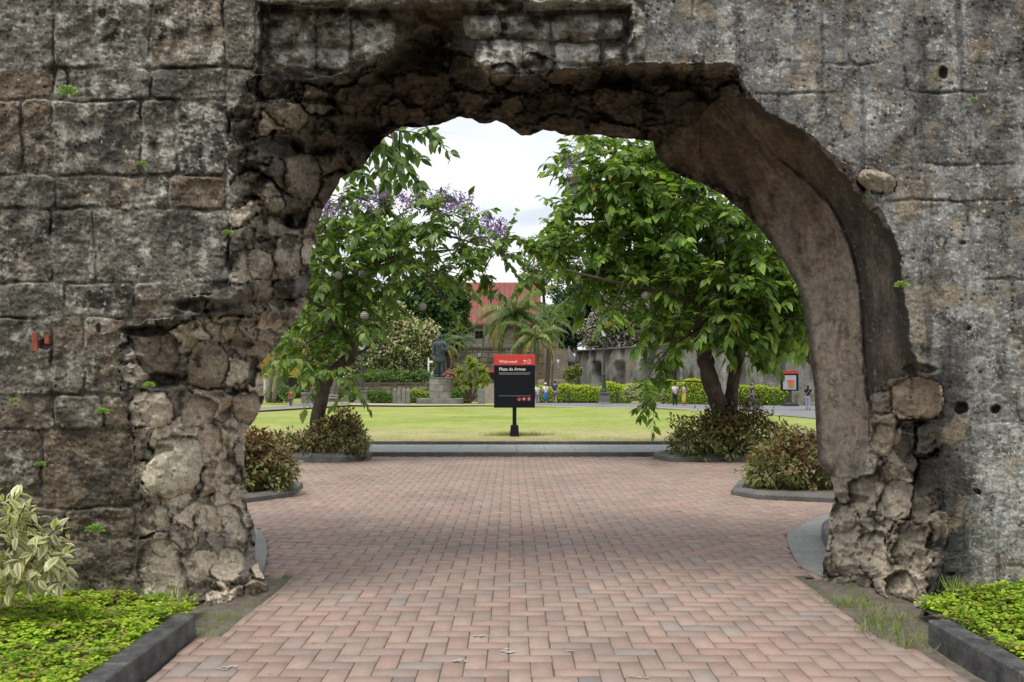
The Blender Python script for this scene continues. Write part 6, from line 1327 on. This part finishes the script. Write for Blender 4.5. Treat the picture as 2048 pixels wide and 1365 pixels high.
person(1075, 808, 769, 66, 'person in a loose white shirt and grey trousers, nearest the black sign', (BLK, False), (.72,.74,.78), (.28,.30,.34), rz=.1, bag=(.05,.05,.06), stride=.1)
person(1091, 809, 766, 65, 'person in a pale hat, white top and long blue skirt seen from behind', ((.35,.26,.16), False), (.75,.75,.77), (.02,.13,.35), 'skirt', rz=-.1, hat=((.62,.55,.42), .15), bag=(.03,.03,.03), stride=.12)
person(1109.5, 808, 762, 65.5, 'person in a navy T-shirt and grey shorts walking away beside the hedge', (BLK, False), (.015,.03,.10), (.16,.16,.17), 'shorts', rz=.05, hat=((.04,.06,.14), .11), stride=.14, skin=(.42,.26,.19), shoe=(.2,.18,.17))
person(1350, 815, 765, 58, 'person in white shirt, black trousers and dark cap behind the right tree', (BLK, False), (.70,.71,.75), (.02,.02,.025), rz=.3, hat=((.03,.03,.03), .11), stride=.05, bag=(.05,.05,.05))
person(1368, 815, 766, 57.5, 'person in a pale top and mustard skirt with long dark hair', ((.06,.03,.02), True), (.55,.45,.46), (.50,.42,.05), 'skirt', rz=1.2, stride=.08, elbows=((.24,-.02,1.12),(.2,.12,1.15)), arms=((.22,.1,.95),(.1,.28,1.25)))
person(1504, 817, 766, 54, 'person in a dark navy shirt and jeans walking right behind the tree', (BLK, False), (.02,.03,.05), (.03,.06,.15), rz=-1.4, stride=.22)
person(1616, 820, 770, 48, 'person in black with pale jeans half hidden by the right pier', (BLK, True), (.02,.02,.025), (.45,.50,.60), rz=-.5, stride=.05, bag=(.5,.5,.5))
# far figures on the terrace and stairs
person(813, 767, 735, 80, 'person in a white shirt behind the terrace bushes', ((.4,.4,.4), False), (.68,.70,.74), (.2,.2,.22), rz=1.2, arms=((.2,.25,.95),(.3,.3,1.0)), hat=((.7,.7,.7), .12))
person(843, 768, 736, 82, 'person in dark blue with a white cap behind the terrace bushes', (BLK, False), (.03,.05,.10), (.03,.03,.04), rz=.5, hat=((.7,.72,.75), .12))
person(853, 768, 734, 80, 'person in a red shirt on the terrace left of the statue', (BLK, False), (.50,.02,.03), (.05,.05,.07), rz=.3)
person(863, 769, 738, 79, 'person in a pale blue top close beside the statue', ((.08,.03,.02), True), (.55,.68,.75), (.3,.35,.4), rz=.2)
person(1116, 738, 716, 97, 'tiny figure in white on the far stairway', (BLK, False), (.65,.72,.78), (.35,.42,.5), rz=.1)
person(1104.5, 738, 719, 97.5, 'tiny figure in grey-blue at the left of the far stairway', (BLK, False), (.25,.38,.42), (.2,.28,.3), rz=.2)
# ---- statue
BZ = (.055,.075,.085); Ys = 66.
def coat(e):
    mt = M('bronze', (.07,.09,.10), .45, .4, 5., .02, 8., metal=.35, color2=(.03,.04,.045))
    for ch in list(COL.objects):
        if ch.parent == e and ch.data: ch.data.materials.clear(); ch.data.materials.append(mt)
    b = MB().loft([(0, .01, 1.43, .10, .09), (0, .01, 1.39, .20, .12), (0, .0, 1.25, .195, .145), (0, 0, 1.08, .17, .14), (0, .0, .95, .18, .15), (0, .0, .70, .205, .165), (0, .0, .58, .215, .175), (0, 0, .585, .17, .13)], 24); b.build('overcoat', mt, None, smooth=True).parent = e
    b = MB()
    for sx in (-1, 1): b.add([(sx*.01, .165, .98), (sx*.09, .155, 1.36), (sx*.13, .14, 1.26), (sx*.05, .165, 1.0), (sx*.01, .185, .98), (sx*.085, .178, 1.36), (sx*.125, .162, 1.26), (sx*.05, .185, 1.0)], [(4,5,6,7),(0,1,5,4),(1,2,6,5),(2,3,7,6),(3,0,4,7)])
    b.bar((.0, .168, 1.0), (.0, .175, .6), .012, 5); b.build('lapels', mt, None).parent = e
    for sx, a_ in ((-1, [(-.18,0,1.39), (-.29,.02,1.14), (-.16,.20,1.10)]), (1, [(.18,0,1.39), (.25,-.02,1.12), (.25,.05,.90)])): b = MB().tube(curve_pts(a_, 4), [.085,.085,.08,.075,.072,.07,.066,.062,.058], 12); b.build('sleeve', mt, None, smooth=True).parent = e
    MB().box(-.20, -.06, .19, .23, 1.10, 1.26).build('book', mt, None).parent = e
    MB().box(-.25, .25, -.2, .25, -.03, .0).build('plinth', mt, None).parent = e
person(879.5, 755, 667.5, Ys, 'greenish bronze statue of a standing man in a long overcoat on a stone pedestal', (BLK, False), BZ, BZ, rz=math.pi, skin=BZ, stride=.04, arms=((.14,.24,1.13),(.25,.06,.88)), elbows=((.29,.0,1.14),(.25,-.03,1.12)), name='statue', group=None, shoe=BZ, extra=coat)
ks = Ys/F; zt_ = H+(768-755)*ks-.08; zb_ = .5; pxm = 881.
pd = empty('statue_pedestal', ((pxm-CX)*ks, Ys, 0), 'square weathered stone block pedestal under the bronze statue', 'pedestal'); x0, x1 = (860.5-CX)*ks, (902.5-CX)*ks
MB().box(x0+.03, x1-.03, Ys-.72, Ys+.8, .3, zt_-.02).build('core', Mmort, pd); z = .5; r_ = 0
Mpd = [M('pedestal_stone', (.30,.275,.23), .95, .45, 1.6, .02, 8., color2=(.15,.14,.12)), M('pedestal_stone_dark', (.20,.185,.16), .95, .45, 1.6, .02, 8., color2=(.11,.1,.09))]
rpp = np.random.default_rng(8)
while z < zt_-.1:
    h_ = (zt_-.5)/3.; cuts = [x0]+sorted([x0+(x1-x0)*(f_+rpp.uniform(-.06, .06)) for f_ in ((.33, .68) if r_ % 2 else (.5,))])+[x1]
    for a, c_ in zip(cuts[:-1], cuts[1:]): MB().box(a+.008, c_-.008, Ys-.76+rpp.uniform(-.01, .01), Ys+.8, z+.008, z+h_-.008).build('stone', Mpd[rpp.integers(2)], pd, bevel=.015)
    z += h_; r_ += 1
ba = MB(); xb = (881-CX)*ks; ba.loft([(xb, Ys, .0, 1.68, 1.5), (xb, Ys, .46, 1.68, 1.5), (xb, Ys, .50, 1.62, 1.45)], 8)
b = MB().poly([((836-CX)*ks, Ys-1.0), ((845-CX)*ks, Ys-1.5), ((916-CX)*ks, Ys-1.5), ((926-CX)*ks, Ys-1.0), ((926-CX)*ks, Ys+1.3), ((836-CX)*ks, Ys+1.3)], -.05, .5); b.build('base', Mgranite, pd, bevel=.03)
MB().box(x0-.05, x1+.05, Ys-.8, Ys+.85, zt_, zt_+.06).build('cap', Mgranite, pd, bevel=.015)
# white signpost by the statue
sp_ = empty('signpost', W(857, 768, 78), 'slim white signpost behind the statue', 'signpost'); c = W(857, 0, 78)
MB().box(c.x-.06, c.x+.06, 78, 78.1, 1.4, H+(768-716)*78/F).build('post', Mwhite, sp_); MB().box(c.x+.06, c.x+.38, 77.99, 78.03, H+(768-726)*78/F, H+(768-722)*78/F).build('arm', Mwhite, sp_)
# small black and red sign at the top of the steps
s2 = empty('small_sign', W(984, 760, 90), 'low black and red sign at the top of the stone steps', 'sign'); a, c_ = W(975, 0, 90).x, W(1000, 0, 90).x
MB().box(a, c_, 90, 90.1, H+(768-764)*90/F, H+(768-745)*90/F).build('board', Mnavy, s2); MB().box(a, c_, 89.97, 90.12, H+(768-745)*90/F, H+(768-741)*90/F).build('header', Mred, s2)
